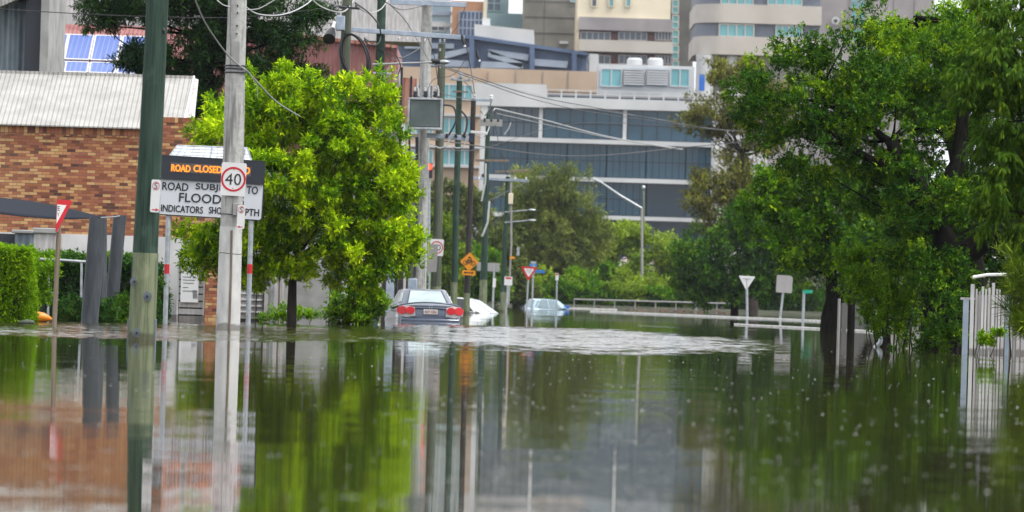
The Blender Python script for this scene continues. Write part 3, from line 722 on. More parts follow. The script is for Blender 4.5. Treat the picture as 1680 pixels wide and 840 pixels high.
for i in range(5):
    c = P(303+i*3.2, 427, gy-.08); mb.text('CONAL'[i], c.x, c.z, .035, .075, c.y-.004)
for r_, (ya, xa, xb) in enumerate(((440,304,312),(454,300,313),(459,300,320),(464,301,318),(471,300,309),(477,300,321))):
    rectbox(mb, xa, ya, xb, ya+.9, gy-.085, 0, .002)
for i in range(4):
    a = P(316.5+i*2, 476, gy-.08); c = P(316+i*2+1.3, 490, gy-.08); mb.prism([(a.x-.006, a.z), (a.x+.009, a.z), (c.x+.009, c.z), (c.x-.006, c.z)], a.y-.004, a.y-.002)
mb.build('print', M['ink'], nt_)
pl = MB(); rectbox(pl, 337, 395, 356, 545, YB-.5, 0, .45); tag(pl.build('brick_pillar', M['brick']), 'narrow orange brick pillar beside the slatted gate behind the concrete pole', 'pillar')
w2 = thing('yard_gate', 'old white panelled yard gate right of the concrete pole', 'gate', G(420, YB+.6, BED))
rectbox(MB(), 392, 415, 432, 550, YB+.6, .05, .12).build('panel', M['wall_old'], w2)
mb = MB()
for i in range(9): rectbox(mb, 392, 440+i*10, 433, 443+i*10, YB+.6, -.02, .05)
mb.build('rail', M['wall_white'], w2)
mb = MB(); rectbox(mb, 431, 430, 433.5, 548, YB+.6, -.05, .1); rectbox(mb, 420, 430, 421.5, 548, YB+.6, -.05, .1); mb.build('gate_post', M['dark_metal'], w2)
f2 = thing('side_fence', 'weathered pale fence of upright sheets right of the yard gate', 'fence', G(450, YB+1.5, BED))
cols = ['wall_old', 'concrete', 'steel', 'wall_old', 'roof_cream']
for i in range(6):
    q = MB(); rectbox(q, 434+i*5.3, 448, 438.7+i*5.3, 545, YB+1.5+i*.4, 0, .05); q.build('fence_sheet', M[cols[i % 5]], f2)
# grey capped side wall and white boundary wall, left
YW = 124
w = thing('boundary_wall', 'white rendered boundary wall with a dark grey capped block behind the hedge', 'wall', G(80, YW, BED))
rectbox(MB(), -30, 383, 22, 560, YW+.3, 0, .3).build('dark_panel', M['dark_metal'], w)
rectbox(MB(), 22, 383, 53, 560, YW, 0, .6).build('grey_block', M['clad_grey'], w)
rectbox(MB(), 53, 383, 98, 560, YW, .02, .5).build('white_panel', M['wall_old'], w)
mb = MB(); rectbox(mb, 19, 377, 55, 383, YW-.06, 0, .7); rectbox(mb, 54, 374, 94, 383, YW-.03, 0, .6); mb.build('capping', M['concrete'], w, bevel=.02)
mb = MB(); rectbox(mb, 257, 438, 262, 449, 117.5, 0, .03)
tag(mb.build('green_plaque', M['green_sign']), 'small green plaque on the white wall beside the near timber pole', 'plaque')

# grey clad building top left
YG = 165
b = thing('grey_clad_building', 'tall grey ribbed metal building at the upper left corner', 'building', (P(20, 60, YG).x, YG+3, BED)); b['_Y'] = YG
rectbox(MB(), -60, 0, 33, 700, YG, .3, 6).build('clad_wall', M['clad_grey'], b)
rectbox(MB(), 33, -60, 60, 700, YG, 0, 6).build('dark_bay', M['dark_metal'], b)  # dark metal bay beside the grey cladding
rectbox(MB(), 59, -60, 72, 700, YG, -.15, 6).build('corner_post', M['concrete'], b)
q = [P(x, y, YG) for x, y in ((-60, 40), (62, -14), (62, -24), (-60, 22))]
MB().prism([(v.x, v.z) for v in q], YG-.5, YG+6).build('roof_edge', M['roof_cream'], b)
# white house with maroon roof and solar panels
YS = 205
b = thing('solar_roof_house', 'white house with maroon metal roof and blue solar panels in two rows', 'house', (P(150, 60, YS).x, YS+3, BED))
MBw = MB(); rectbox(MBw, 60, -30, 700, 60, YS+7, 0, 4); MBw.build('wall', M['wall_old'], b)
rectbox(MB(), 60, 118, 330, 700, YS, .1, 8).build('lower_wall', M['concrete'], b)
def slope_pt(px, py, y0=122, y1=40, Ya=YS, Yb=YS+6):
    t = (y0-py)/(y0-y1); return P(px, py, Ya+(Yb-Ya)*t)
def slope_quad(mb, pts, lift=0.0, **k):
    q = [slope_pt(x, y, **k) for x, y in pts]; n = (q[1]-q[0]).cross(q[-1]-q[0]).normalized()
    if n.z < 0: n = -n
    top = [v+n*lift for v in q]; bot = [v-n*.05+n*lift for v in q]
    m = len(q); mb.add(top+bot, [tuple(range(m)), tuple(range(m, 2*m))[::-1]] + [(i, i+m, (i+1) % m+m, (i+1) % m) for i in range(m)])
mb = MB(); slope_quad(mb, [(60,124),(330,132),(330,46),(60,38)]); mb.build('roof', M['roof_maroon'], b)
for r_ in range(2):
    for i in range(5):
        ya, yb = ((101,61),(122,105.5))[r_]
        xa = 64+i*45.5 - (6 if i else 0) - (3*r_ if i else 0); xb = xa+42; sk = 8 if r_ == 0 else 3
        if xb > 270: continue
        dy = (xa-72)*.03
        s_ = MB(); slope_quad(s_, [(xa,ya+dy),(xb,ya+dy+1.3),(xb+sk,yb+dy+1.3),(xa+sk,yb+dy)], .12)
        p_ = s_.build('solar_panel', M['solar'], b)
        fmb = MB()
        for (xx1,yy1),(xx2,yy2) in (((xa,ya+dy),(xb,ya+dy+1.3)),((xb,ya+dy+1.3),(xb+sk,yb+dy+1.3)),((xb+sk,yb+dy+1.3),(xa+sk,yb+dy)),((xa+sk,yb+dy),(xa,ya+dy))):
            n = Vector((0,-.3,.9)); fmb.tube([slope_pt(xx1,yy1)+n*.13, slope_pt(xx2,yy2)+n*.13], .028, 4)
        fmb.build('panel_frame', M['white'], p_)
# maroon shed behind bright tree and rusty gables
YM = 190
b = thing('maroon_shed', 'long maroon ribbed metal shed behind the bright green tree', 'shed', (P(520, 120, YM).x, YM+4, BED))
q = [P(x, y, YM) for x, y in ((330, 260), (330, 40), (480, 58), (652, 78), (657, 260))]
MB().prism([(v.x, v.z) for v in q], YM, YM+8).build('wall', M['roof_maroon'], b)
q = [P(x, y, YM) for x, y in ((440, 50), (653, 75), (653, 80), (440, 56))]
MB().prism([(v.x, v.z) for v in q], YM-.25, YM-.02).build('roof_edge', M['roof_rust'], b)
rectbox(MB(), 330, 250, 657, 700, YM, .05, 8).build('lower_wall', M['concrete'], b)
b = thing('rusty_shed', 'narrow rusty red gabled shed left of the transformer', 'shed', (P(650, 150, 178).x, 180, BED))
q = [P(x, y, 178) for x, y in ((622, 260), (630, 120), (642, 104), (655, 118), (660, 260))]
MB().prism([(v.x, v.z) for v in q], 178, 184).build('wall', M['wall_old'], b)
for pts in (((626,190),(642,102),(650,106),(640,195)), ((655,200),(662,128),(684,130),(682,210))):
    q = [P(x, y, 178) for x, y in pts]; MB().prism([(v.x, v.z) for v in q], 177.6, 177.95).build('roof', M['roof_rust'], b)
rectbox(MB(), 622, 258, 684, 700, 178, .1, 5).build('lower_wall', M['tower_dk'], b)
for xx, w_, t_ in ((652, 4, 110), (668, 3.5, 125), (683, 3, 128)):
    q = MB(); rectbox(q, xx, t_, xx+w_, 470, 177, 0, .1); q.build('downpipe', M['black'], b)

# upright fence posts along the footpath
YF = 163
b = thing('tall_panel_fence', 'tall fence of alternating pale and dark upright panels left of the dark sedan', 'fence', G(648, YF, BED))
for x_, w_, m_ in ((560,10,'wall_white'),(571,5,'black'),(577,9,'wall_white'),(587,9,'wall_white'),(597,12,'tower_dk'),(610,5,'black'),(616,9,'wall_white'),(626,6,'timber_brown'),(633,13,'steel_blue'),(647,4,'black'),(652,8,'timber_brown'),(661,4,'wall_old'),(666,6,'black')):
    q = MB(); rectbox(q, x_, 425, x_+w_, 560, YF, 0 if m_ != 'black' else .05, .12); q.build('panel', M[m_], b)
mb = MB(); rectbox(mb, 558, 428, 674, 432, YF, .1, .16); mb.build('rail', M['dark_metal'], b)
b = MB(); rectbox(b, 669, 457, 684, 492, 160, 0, .4); tag(b.build('service_cabinet', M['steel_blue'], bevel=.02), 'blue grey service cabinet behind the dark sedan roof beside the concrete pole', 'cabinet')

# shade sail with posts
YP = 112
def post(name, label, pts, r, mat, Y, cat, group=None, n=14, parts=None):
    root = thing(name, label, cat, G(pts[0][0], Y, BED), group)
    mb = MB(); q = [P(x, y, Y) for x, y in pts]; d = (q[0]-q[1]).normalized(); q[0] = q[0]+d*((q[0].z-BED)/max(-d.z, .1))
    mb.tube(q, r, n); mb.build('shaft', mat, root); return root
sw = dirty('charcoal_steel', (.035,.042,.052), (.065,.075,.09), 3, (4,4,.6), .6)
post('shade_post', 'charcoal shade sail post leaning left, thickest of the three beside the low hedge', [(147, 527), (161, 358)], .115*1.45, sw, YP-3.2, 'post', 'shade sail posts')
post('shade_post', 'upright charcoal shade sail post right behind the thickest one', [(163, 512), (163, 355)], .115*1.3, sw, YP, 'post', 'shade sail posts')
post('shade_post', 'charcoal shade sail post leaning right, standing apart nearest the green timber pole', [(183, 500), (197, 353)], .115*1.15, sw, YP+1, 'post', 'shade sail posts')
def sail():
    a = P(-60, 322, YP+2); b_ = P(168, 357, YP-.6); c = P(-40, 345, YP-7); mb = MB(); N = 14; vs = []; fs = []
    for i in range(N+1):
        for j in range(7):
            t = i/N; s_ = j/6; top = a.lerp(b_, t); bot = c.lerp(b_+Vector((0,-.02,-.02)), t)
            sag = math.sin(math.pi*t)
            p = top.lerp(bot, s_); p = p + Vector((0, 0, .10*sag*(1-s_)-.07*sag*s_)); vs.append(p)
    for i in range(N):
        for j in range(6): fs.append((i*7+j, (i+1)*7+j, (i+1)*7+j+1, i*7+j+1))
    mb.add(vs, fs); o = mb.build('shade_sail', plain('charcoal_shade_cloth', (.010,.014,.024), .8, spec=.1), sharp=80)
    so = o.modifiers.new('s', 'SOLIDIFY'); so.thickness = .012
    tag(o, 'dark charcoal shade sail stretched to the leaning posts', 'shade sail'); 
    mb = MB(); mb.tube([P(166, 357, YP-1), P(186, 356, YP), P(198, 354, YP+1)], .012, 6); tag(mb.build('sail_cable', M['steel'], sharp=80), 'thin metal cable joining the tops of the shade sail posts', 'cable')
sail()
# handrail and dark planter, kayak
b = thing('handrail', 'galvanised handrail between the tall hedge and the shade posts', 'railing', G(110, 115, BED))
MB().tube([P(62, 425, 115), P(100, 427, 115), P(146, 430, 115)], .03, 8).build('top_rail', M['steel'], b)
for xx in (80, 134): MB().tube([P(xx, 427, 115), G(xx, 115, BED)], .025, 8).build('post', M['steel'], b)
MB().tube([P(70, 480, 115), P(96, 480, 115)], .018, 6).build('mid_rail', M['steel'], b); MB().tube([P(74, 492, 115), P(96, 492, 115)], .018, 6).build('mid_rail', M['steel'], b)
mb = MB(); rectbox(mb, 46, 498, 100, 560, 118.5, 0, .5); tag(mb.build('planter_wall', M['dark_metal']), 'low dark retaining wall behind the orange boat shape by the hedge', 'wall')
mb = MB(); a = P(38, 519, 104.5); c = P(86, 524, 104.5)
mb.tube([a.lerp(c, t)+Vector((0,0,.02*math.sin(math.pi*t))) for t in (0,.15,.4,.7,.9,1)], [.03,.09,.105,.09,.05,.015], 12, flat=1)
tag(mb.build('small_kayak', plain('orange_plastic', (.75,.24,.01), .35), sharp=80), 'orange plastic kayak half sunk at the foot of the tall hedge', 'kayak')
mb = MB(); mb.tube([G(30, 100, .02), G(44, 100, .035), G(56, 100, .03)], [.02,.05,.03], 8); tag(mb.build('driftwood', M['timber_grey'], sharp=80), 'dark bit of driftwood floating at the hedge corner', 'driftwood')

# ================================================================== POLES
def bolts(root, pts, Y, r, k=.08):
    for x, y in pts:
        q = P(x, y, Y); mb = MB(); dx = q.x - root.location.x
        yy = Y - math.sqrt(max(r*r - min(abs((x-xmid_at(root, y))/S(Y)), r*.95)**2, .0001)) - .01
        mb.ring(q.x, q.z, k, k*.55, yy-.012, yy+.04, 20); mb.ring(q.x, q.z, k*.62, .001, yy-.02, yy+.03, 16); mb.build('bolt_washer', M['washer'], root)
        MB().ring(q.x, q.z, k*.28, .001, yy-.06, yy, 8).build('bolt', M['black'], root)
_axis = {}
def xmid_at(root, py):
    (x0_, y0_), (x1_, y1_) = _axis[root.name]; return x0_ + (x1_-x0_)*(py-y0_)/(y1_-y0_)
def pole(name, label, bx, by, tx, ty, Y, rb, rt, mat, cat='power pole', group='power poles along the footpath', paint=None, pmat='pole_paint', ext=0, n=28):
    """bx,by visible base pixel; tx,ty top pixel (extended by ext metres above)"""
    root = thing(name, label, cat, G(bx, Y, BED), group); _axis[root.name] = ((bx, by), (tx, ty))
    a = P(bx, by, Y); t = P(tx, ty, Y); d = (t-a).normalized(); lo = a - d*((a.z-BED)/d.z); hi = t + d*ext
    L = (t-lo).length; rr = lambda p: rb + (rt-rb)*((p-a).length/max((t-a).length, .01)) * (1 if (p-a).dot(d) > 0 else -1)
    m = 10; pts = [lo.lerp(hi, i/m) for i in range(m+1)]
    # gentle unevenness
    rng = random.Random(int(Y*7)); MB().tube([p+Vector((rng.gauss(0,.004), 0, 0)) for p in pts], [rr(p)*(1+rng.gauss(0,.008)) for p in pts], n).build('shaft', mat, root, sharp=80)
    if paint:
        c = P(bx + (tx-bx)*(by-paint)/(by-ty), paint, Y)
        MB().tube([lo, lo.lerp(c, .5), c], [rr(lo)+.008, rr(lo.lerp(c, .5))+.008, rr(c)+.006], n).build('painted_base', M[pmat], root, sharp=80)
    return root
M['washer'] = plain('washer_steel', (.13,.16,.19), .5, .2)
# near green timber pole
Y = 76.6
p = pole('timber_pole', 'thick dark green timber pole with pale painted foot nearest the camera', 232, 558, 259, 0, Y, .178, .148, M['timber'], paint=415, ext=4)
bolts(p, [(222, 462), (243, 486), (226, 546)], Y, .17, .062)
MB().tube([P(250.5, 437, Y-.02), P(250, 470, Y-.04), P(248, 518, Y-.04), P(245, 527, Y-.07)], [.022,.03,.03,.012], 8).build('cable_guard', M['black'], p)
mb = MB(); a, c, z0, z1 = R(210, 523, 255, 575, Y); a0 = G(232, Y)
mb.tube([Vector(((a+c)/2, Y, -.5)), Vector(((a+c)/2, Y, z1-.05)), Vector(((a+c)/2, Y, z1))], [.190,.190,.182], 24); 
st_ = MB()
for sx in (-1, 1): st_.box((a+c)/2+sx*.180-.014, (a+c)/2+sx*.180+.014, Y-.07, Y+.07, -.5, z1)
st_.build('steel_splint', M['washer'], p, bevel=.008)
k_ = P(269, 51, Y); MB().ball((k_.x, Y-.08, k_.z), (.025, .05, .05)).build('knot', M['black'], p)
# concrete pole
Y = 100.4
p = pole('concrete_pole', 'pale concrete power pole carrying the 40 speed sign', 374, 541, 390, 0, Y, .205, .165, M['concrete_pole'], paint=372, pmat='pole_white', ext=4)
MB().tube([P(376, 540, Y-.215), P(379, 450, Y-.205), P(380, 378, Y-.20)], .021, 6).build('conduit', M['rust_wood'], p)
for yy in (108, 113, 119): 
    q = P(374+16*(541-yy)/541, yy, Y); mb = MB(); mb.tube([(q.x+math.cos(t)*.19, Y+math.sin(t)*.19, q.z) for t in [i*math.pi/12 for i in range(24)]], .013, 6, closed=True); mb.build('strap', M['dark_metal'], p, sharp=80)
for yy in (352, 416): 
    q = P(374+16*(541-yy)/541, yy, Y); mb = MB(); mb.tube([(q.x+math.cos(t)*.2, Y+math.sin(t)*.2, q.z+.01*math.sin(t*2)) for t in [i*math.pi/12 for i in range(24)]], .007, 5, closed=True); mb.build('strap', M['dark_metal'], p, sharp=80)
for yy in (10, 22, 43, 56, 79): 
    q = P(390-16*yy/541+1, yy, Y); MB().ring(q.x, q.z, .016, .001, Y-.19, Y-.14, 10).build('bolt', M['black'], p)
q = P(388, 88, Y); MB().plate(q.x, q.z, .12, .42, .02, Y-.2, Y-.1).build('cover_plate', M['concrete'], p)
q = P(383, 352, Y); MB().box(q.x-.0, q.x+.13, Y-.28, Y-.2, q.z-.02, q.z+.2).build('sign_bracket', M['grey_back'], p, bevel=.01)

def speed_sign(label, cx, cy, w, h, Y, parent_cat='road sign', yaw=0, ring=.45, txt='40', group=None):
    q = P(cx, cy, Y); root = thing('speed_sign', label, 'speed sign', q, group); Mx = LM(q, yaw, 1.6)
    MB(Mx).plate(0, 0, w, h, .035, 0, .012).build('plate', M['white'], root)
    R_ = ring*w*1.1; cz = 0.0
    MB(Mx).ring(0, cz, R_, R_*.84, -.004, 0, 56).build('red_ring', M['red'], root)
    tm = MB(Mx)
    if txt == '40':
        tm.text('4', -R_*.36, cz, R_*.62, R_*.92, -.005); tm.text('0', R_*.34, cz, R_*.58, R_*.94, -.005)
        f = MB(Mx)
        for k in range(2): tm.add([(v[0]+.006*(k*2-1), -.0052, v[2]) for v in []], [])
    tm.build('numerals', M['ink'], root)
    MB(Mx).ring(0, h*.30, .008, .001, -.008, 0, 8).ring(0, -h*.27, .008, .001, -.008, 0, 8).build('rivet', M['dark_metal'], root)
    return root
speed_sign('white 40 speed sign with red ring on the pale concrete pole', 383, 294, .44, .585, 100.4-.24)
def parking_sign(label, cx, cy, w, h, Y, arrow=1, yaw=0, group='no stopping signs'):
    q = P(cx, cy, Y); root = thing('no_stopping_sign', label, 'parking sign', q, group); Mx = LM(q, yaw, 1.6)
    MB(Mx).plate(0, 0, w, h, .02, 0, .01).build('plate', M['white'], root)
    cz = h*.31; r_ = w*.36
    mb = MB(Mx); mb.ring(0, cz, r_*1.25, r_*1.05, -.003, 0, 36, .85)
    az = -h*.42; ax = w*.30 if arrow > 0 else -w*.30; s_ = 1 if arrow > 0 else -1
    if abs(arrow) == 1:
        mb.box(-w*.30, w*.15, -.003, 0, az-.006, az+.006) if s_ > 0 else mb.box(-w*.15, w*.3, -.003, 0, az-.006, az+.006)
        mb.prism([(ax+s_*.025, az), (ax-s_*.025, az+.02), (ax-s_*.025, az-.02)][::s_], -.003, 0)
    mb.build('red_markings', M['red'], root)
    MB(Mx).text('S', 0, cz, r_*.95, r_*1.75, -.004).build('lettering', M['ink'], root)
    return root
parking_sign('white no stopping sign with red arrow on the near green timber pole', 255, 321.5, .125, .44, 76.6-.20)
parking_sign('white no stopping sign below the 40 sign on the concrete pole', 395.5, 356, .135, .415, 100.4-.30, -1)

# ================================================================== FLOOD SIGN
Y = 116.0
fs = thing('flood_warning_sign', 'large white flood warning board under a lit amber ROAD CLOSED display and solar panel', 'road sign', G(340, Y, BED))
for (bx, tx) in ((270.5, 276.5), (406.5, 412.5)):
    ps = MB(); a = G(bx, Y, BED); t_ = P(tx, 355, Y+.06); a.y = Y+.06; ps.tube([a, t_, t_+(t_-a).normalized()*.85], .052, 16); o = ps.build('post', M['steel'], fs)
    a2 = P(bx+(529-449)*.036, 449, Y+.06); b2 = P(bx+(529-433)*.036, 433.5, Y+.06); MB().tube([a2, b2], .0545, 16).build('red_band', M['red'], o)
c = P(341, 324, Y); Mb = LM(c, 0, 1.7)
Sx = S(Y)
def loc(px, py):   # pixel -> local board coords
    q = Mb.inverted() @ P(px, py, Y); return q.x, q.z
MB(Mb).plate(0, 0, 2.24, .80, .06, 0, .03).build('board', M['white_board'], fs)
fr_ = MB(Mb)
def plate_ring(mb, cx, cz, w, h, r, t, y0, y1):
    def pl(w, h, r):
        o = []
        for sx, sz, a0 in ((1,1,0),(-1,1,90),(-1,-1,180),(1,-1,270)):
            for k in range(5):
                a = math.radians(a0+90*k/4); o.append((cx+sx*(w/2-r)+math.cos(a)*r, cz+sz*(h/2-r)+math.sin(a)*r))
        return o
    A = pl(w, h, r); B = pl(w-2*t, h-2*t, max(r-t, .01)); n = len(A)
    vs = [(x, y0, z) for x, z in A] + [(x, y0, z) for x, z in B] + [(x, y1, z) for x, z in A] + [(x, y1, z) for x, z in B]
    fs_ = []
    for i in range(n):
        j = (i+1) % n; fs_ += [(i, i+n, j+n, j), (i+2*n, j+2*n, j+3*n, i+3*n), (i, j, j+2*n, i+2*n), (i+n, i+3*n, j+3*n, j+n)]
    mb.add(vs, fs_)
plate_ring(fr_, 0, 0, 2.27, .83, .075, .022, -.006, .035); fr_.build('board_edge', M['ink'], fs)
lt = MB(Mb)
for wd, xa, xb, ym, hh in (('ROAD', 266.5, 309, 306, 12.6), ('SUBJECT', 321, 394, 309, 12.6), ('TO', 405, 423, 312, 12.6),
                           ('FLOODING', 294, 400, 326.5, 14.5), ('INDICATORS', 264.5, 333, 343, 11), ('SHOW', 343, 375, 345.5, 11), ('DEPTH', 386, 425, 348, 11)):
    lx, lz = loc((xa+xb)/2, ym)
    for ox, oz in ((-.004, 0), (.004, 0), (0, .004), (0, -.004)): lt.text(wd, lx+ox, lz+oz, (xb-xa)/Sx, hh/Sx, -.008 - .0002*(ox*100) - .0001*(oz*100))
lt.build('lettering', M['ink'], fs)
lx, lz = loc(345, 278.5); cab = MB(Mb).plate(lx, lz, 2.19, .46, .015, -.04, .16).build('display_case', M['led_case'], fs)
plate_ring(q_ := MB(Mb), lx, lz, 2.22, .49, .02, .018, -.045, .17); q_.build('case_rim', M['dark_metal'], cab)
lx2, lz2 = loc(346, 278); MB(Mb).box(lx2-.82, lx2+.82, -.043, -.0405, lz2-.095, lz2+.095).build('led_window', M['led_grid'], cab)
led = MB(Mb)
for wd, xa, xb, ym in (('ROAD', 281.5, 312.5, 276.2), ('CLOSED', 318, 364, 277.6), ('AHEAD', 371, 410, 279.2)):
    lx, lz = loc((xa+xb)/2, ym)
    for k_, (ox, oz) in enumerate(((-.006,0),(.006,0),(0,.005),(0,-.005))): led.text(wd, lx+ox, lz+oz, (xb-xa)/Sx, 11.0/Sx, -.046-.0003*k_)
led.build('lettering', M['led'], cab)
# solar panel on top, tilted back
sa = [loc(x, y) for x, y in ((276, 259), (413, 263.5), (404, 242), (288, 238))]
sp_ = MB(Mb); sp_.add([(sa[0][0], -.02, sa[0][1]), (sa[1][0], -.02, sa[1][1]), (sa[2][0], .55, sa[2][1]), (sa[3][0], .55, sa[3][1]),
    (sa[0][0], -.02, sa[0][1]-.03), (sa[1][0], -.02, sa[1][1]-.03), (sa[2][0], .55, sa[2][1]-.03), (sa[3][0], .55, sa[3][1]-.03)], [(0,1,2,3),(7,6,5,4),(0,4,5,1),(1,5,6,2),(2,6,7,3),(3,7,4,0)])
spo = sp_.build('solar_panel', M['solar_white'], fs)
g_ = MB(Mb)
def bil(u, v):
    a = Vector((sa[0][0], -.02, sa[0][1])).lerp(Vector((sa[1][0], -.02, sa[1][1])), u); b2 = Vector((sa[3][0], .55, sa[3][1])).lerp(Vector((sa[2][0], .55, sa[2][1])), u)
    return a.lerp(b2, v) + Vector((0, -.004, .006))
for i in range(0, 13): g_.tube([bil(i/12, 0), bil(i/12, 1)], .005 if i % 6 else .014, 4)
for j in range(0, 5): g_.tube([bil(0, j/4), bil(1, j/4)], .005 if j % 4 else .014, 4)
g_.build('cell_lines', M['steel'], spo)
mb = MB(Mb); lx, lz = loc(400, 252)
mb.box(lx-.02, lx+.02, .2, .25, lz-.15, lz+.1); mb.build('panel_bracket', M['steel'], fs)

# give way sign at left, seen nearly edge on
Y = 94.0
def giveway(label, bx, by, cx, cy, Y, size, yaw, back=False, pole_top=None, group='give way signs', r=.028, tx=None, wd=None):
    root = thing('give_way_sign', label, 'road sign', G(bx, Y, BED), group)
    tpx = cx if tx is None else tx; tpy = cy-6 if pole_top is None else pole_top
    t_ = P(tpx, tpy, Y+.05); a = P(bx, by, Y+.05); d = (t_-a).normalized(); lo = a-d*((a.z-BED)/d.z)
    MB().tube([lo, t_], r, 12).build('post', M['steel'] if not wd else M[wd], root)
    q = P(cx, cy, Y); Mx = LM(q, yaw, 1.7); s_ = size/2; hh = size*.866
    def tri(s_, hh, z0): 
        o = []
        for (x, z), a0 in (((s_, z0), 30), ((-s_, z0), 150), ((0, z0-hh), 270)):
            for k in range(4):
                an = math.radians(a0-60+120*k/3+ (30 if a0==30 else (-30 if a0==150 else 0)) ); r2 = size*.055
                x2 = x-(.9*r2 if x > 0 else (-.9*r2 if x < 0 else 0)); z2 = z-r2*.9 if z > z0-.1 else z+r2*1.2
                o.append((x2+math.cos(an)*r2, z2+math.sin(an)*r2))
        return o
    zt = hh/2
    MB(Mx).prism(tri(s_, hh, zt), 0, .012).build('plate', M['white'] if back else M['red'], root)
    if not back:
        MB(Mx).prism(tri(s_*.60, hh*.60, zt-hh*.125), -.004, 0).build('white_centre', M['white'], root)
        mb = MB(Mx); mb.text('GIVE', 0, zt-hh*.24, size*.34, size*.09, -.006).text('WAY', 0, zt-hh*.38, size*.24, size*.09, -.006); mb.build('lettering', M['ink'], root)
    else:
        mb = MB(Mx); mb.box(-s_*.5, s_*.5, -.02, 0, zt-hh*.2-.015, zt-hh*.2+.015); mb.build('bracket', M['steel'], root)
    return root
root = thing('give_way_sign', 'bent give way sign folded in half on a leaning post beside the shade posts', 'road sign', G(89, Y, BED), 'give way signs')
t_ = P(98.5, 332, Y+.22); a = P(89, 537, Y+.22); d = (t_-a).normalized(); lo = a-d*((a.z-BED)/d.z)
MB().tube([lo, t_], .04, 12).build('post', M['rust_wood'], root)
q = P(94.5, 327, Y); Mx = LM(q, 46, 1.7)
MB(Mx).prism([(0,0),(.30,0),(.315,-.02),(.31,-.05),(.03,-.53),(0,-.54)], 0, .012).build('plate', M['red'], root)
MB(Mx).prism([(0,-.085),(.20,-.085),(0,-.40)], -.004, 0).build('white_centre', M['white'], root)
mb = MB(Mx); mb.text('E', .035, -.15, .055, .075, -.006).text('Y', .03, -.25, .05, .06, -.006); mb.build('lettering', M['ink'], root)
MB(LM(q+Vector((.012,.02,0)), 62, 1.7)).prism([(0,0),(.30,0),(.315,-.02),(.31,-.05),(.03,-.53),(0,-.54)], 0, .012).build('folded_half', M['grey_back'], root)
# ================================================================== MORE POLES AND LINE HARDWARE
p1 = pole('timber_pole', 'dark timber pole rising behind the bright tree with a coil of black cable', 548, 529, 570, 0, 131, .135, .115, M['timber_grey'], paint=None, ext=3)
p2 = pole('timber_pole', 'dark green timber pole right of the cable coil with a steel crossarm', 612, 500, 626, 0, 150, .13, .115, M['timber'], ext=3)
p3 = pole('concrete_pole', 'round concrete power pole carrying the ribbed transformer', 688, 500, 701, 0, 176, .20, .16, M['concrete_pole'], ext=3)
p4 = pole('timber_pole', 'grey green timber pole just right of the transformer behind the hidden 40 sign', 715, 500, 725, 72, 192, .165, .125, M['timber_grey'], paint=470)
p5 = pole('timber_pole', 'dark green timber pole with pale foot between the transformer and the bicycle sign', 744, 510, 754, 128, 210, .125, .105, M['timber'], paint=463)
p6 = pole('timber_pole', 'near black timber pole carrying the amber bicycle warning sign', 765, 514, 777, 163, 225, .122, .10, M['timber_brown'], paint=481)
p7 = pole('timber_pole', 'green timber pole with white insulators right of the bicycle sign', 792, 510, 801, 186, 246, .165, .09, M['timber'], paint=459)
p8 = pole('timber_pole', 'slim green timber pole with two street lamps on its right side', 824, 510, 833, 290, 265, .125, .10, M['timber'], paint=479)

def arm(root, x1, y1, x2, y2, Y, th, mat='steel_blue', name='crossarm', dep=.1):
    a = P(x1, y1, Y); b_ = P(x2, y2, Y); d = (b_-a); L = d.length; an = -math.degrees(math.atan2(d.z, d.x))
    mb = MB(LM(a, 0, an)); mb.box(0, L, -dep/2, dep/2, -th/2, th/2); return mb.build(name, M[mat], root, bevel=.008)
def insulator(root, x, y, Y, s=.1, mat='white', up=True):
    q = P(x, y, Y); k = 1 if up else -1; mb = MB()
    zs = [0, .02, .03, .06, .07, .10, .11, .14, .16]; rs = [.3, .3, .5, .5, .32, .32, .46, .40, .2]
    mb.tube([(q.x, q.y, q.z+k*z*s*8) for z in zs], [r*s for r in rs], 12); return mb.build('insulator', M[mat], root)
def wire(label, pts, r, mat='cable', group='overhead wires', name='power_line', cat='wire', parent=None):
    """pts [(px,py,Y)..], smoothed"""
    q = [P(*p) for p in pts]; out = []
    for i in range(len(q)-1):
        p0 = q[max(i-1, 0)]; p1_ = q[i]; p2_ = q[i+1]; p3_ = q[min(i+2, len(q)-1)]
        for k in range(8):
            t = k/8; out.append(.5*((2*p1_) + (p2_-p0)*t + (2*p0-5*p1_+4*p2_-p3_)*t*t + (3*p1_-p0-3*p2_+p3_)*t**3))
    out.append(q[-1]); o = MB().tube(out, r*(.72 if mat != 'cable' else .95), 6).build(name, M[mat], parent, sharp=80)
    if parent is None: tag(o, label, cat, group)
    return o
# coil of cable on p1
def coil():
    root = thing('cable_coil', 'large oval coil of black cable hanging on the timber pole above the bright tree', 'cable', P(582, 95, 130.3))
    rng = random.Random(4)
    for i in range(6):
        cx = 582+rng.uniform(-2.5, 2.5); cy = 93+rng.uniform(-3, 4); rx = 22.5+rng.uniform(-3.5, 2.5); ry = 38+rng.uniform(-4, 2.5); tl = .2+rng.uniform(-.05,.05)
        pts = []
        for k in range(40):
            a = 2*math.pi*k/40; x = math.cos(a)*rx; y = math.sin(a)*ry; pts.append(P(cx+x*math.cos(tl)-y*math.sin(tl)*-.6, cy+y+x*.25, 130.6+i*.02))
        MB().tube(pts, .018, 6, closed=True).build('cable_loop', M['cable'], root, sharp=80)
coil()
cam_r = thing('siren_horn', 'white and black horn speaker with grey box high on the timber pole', 'horn speaker', P(548, 45, 130.6))
q = P(558, 38, 130.6); MB().box(q.x-.10, q.x+.11, 130.5, 130.8, q.z-.17, q.z+.17).build('grey_box', M['steel_blue'], cam_r, bevel=.02)
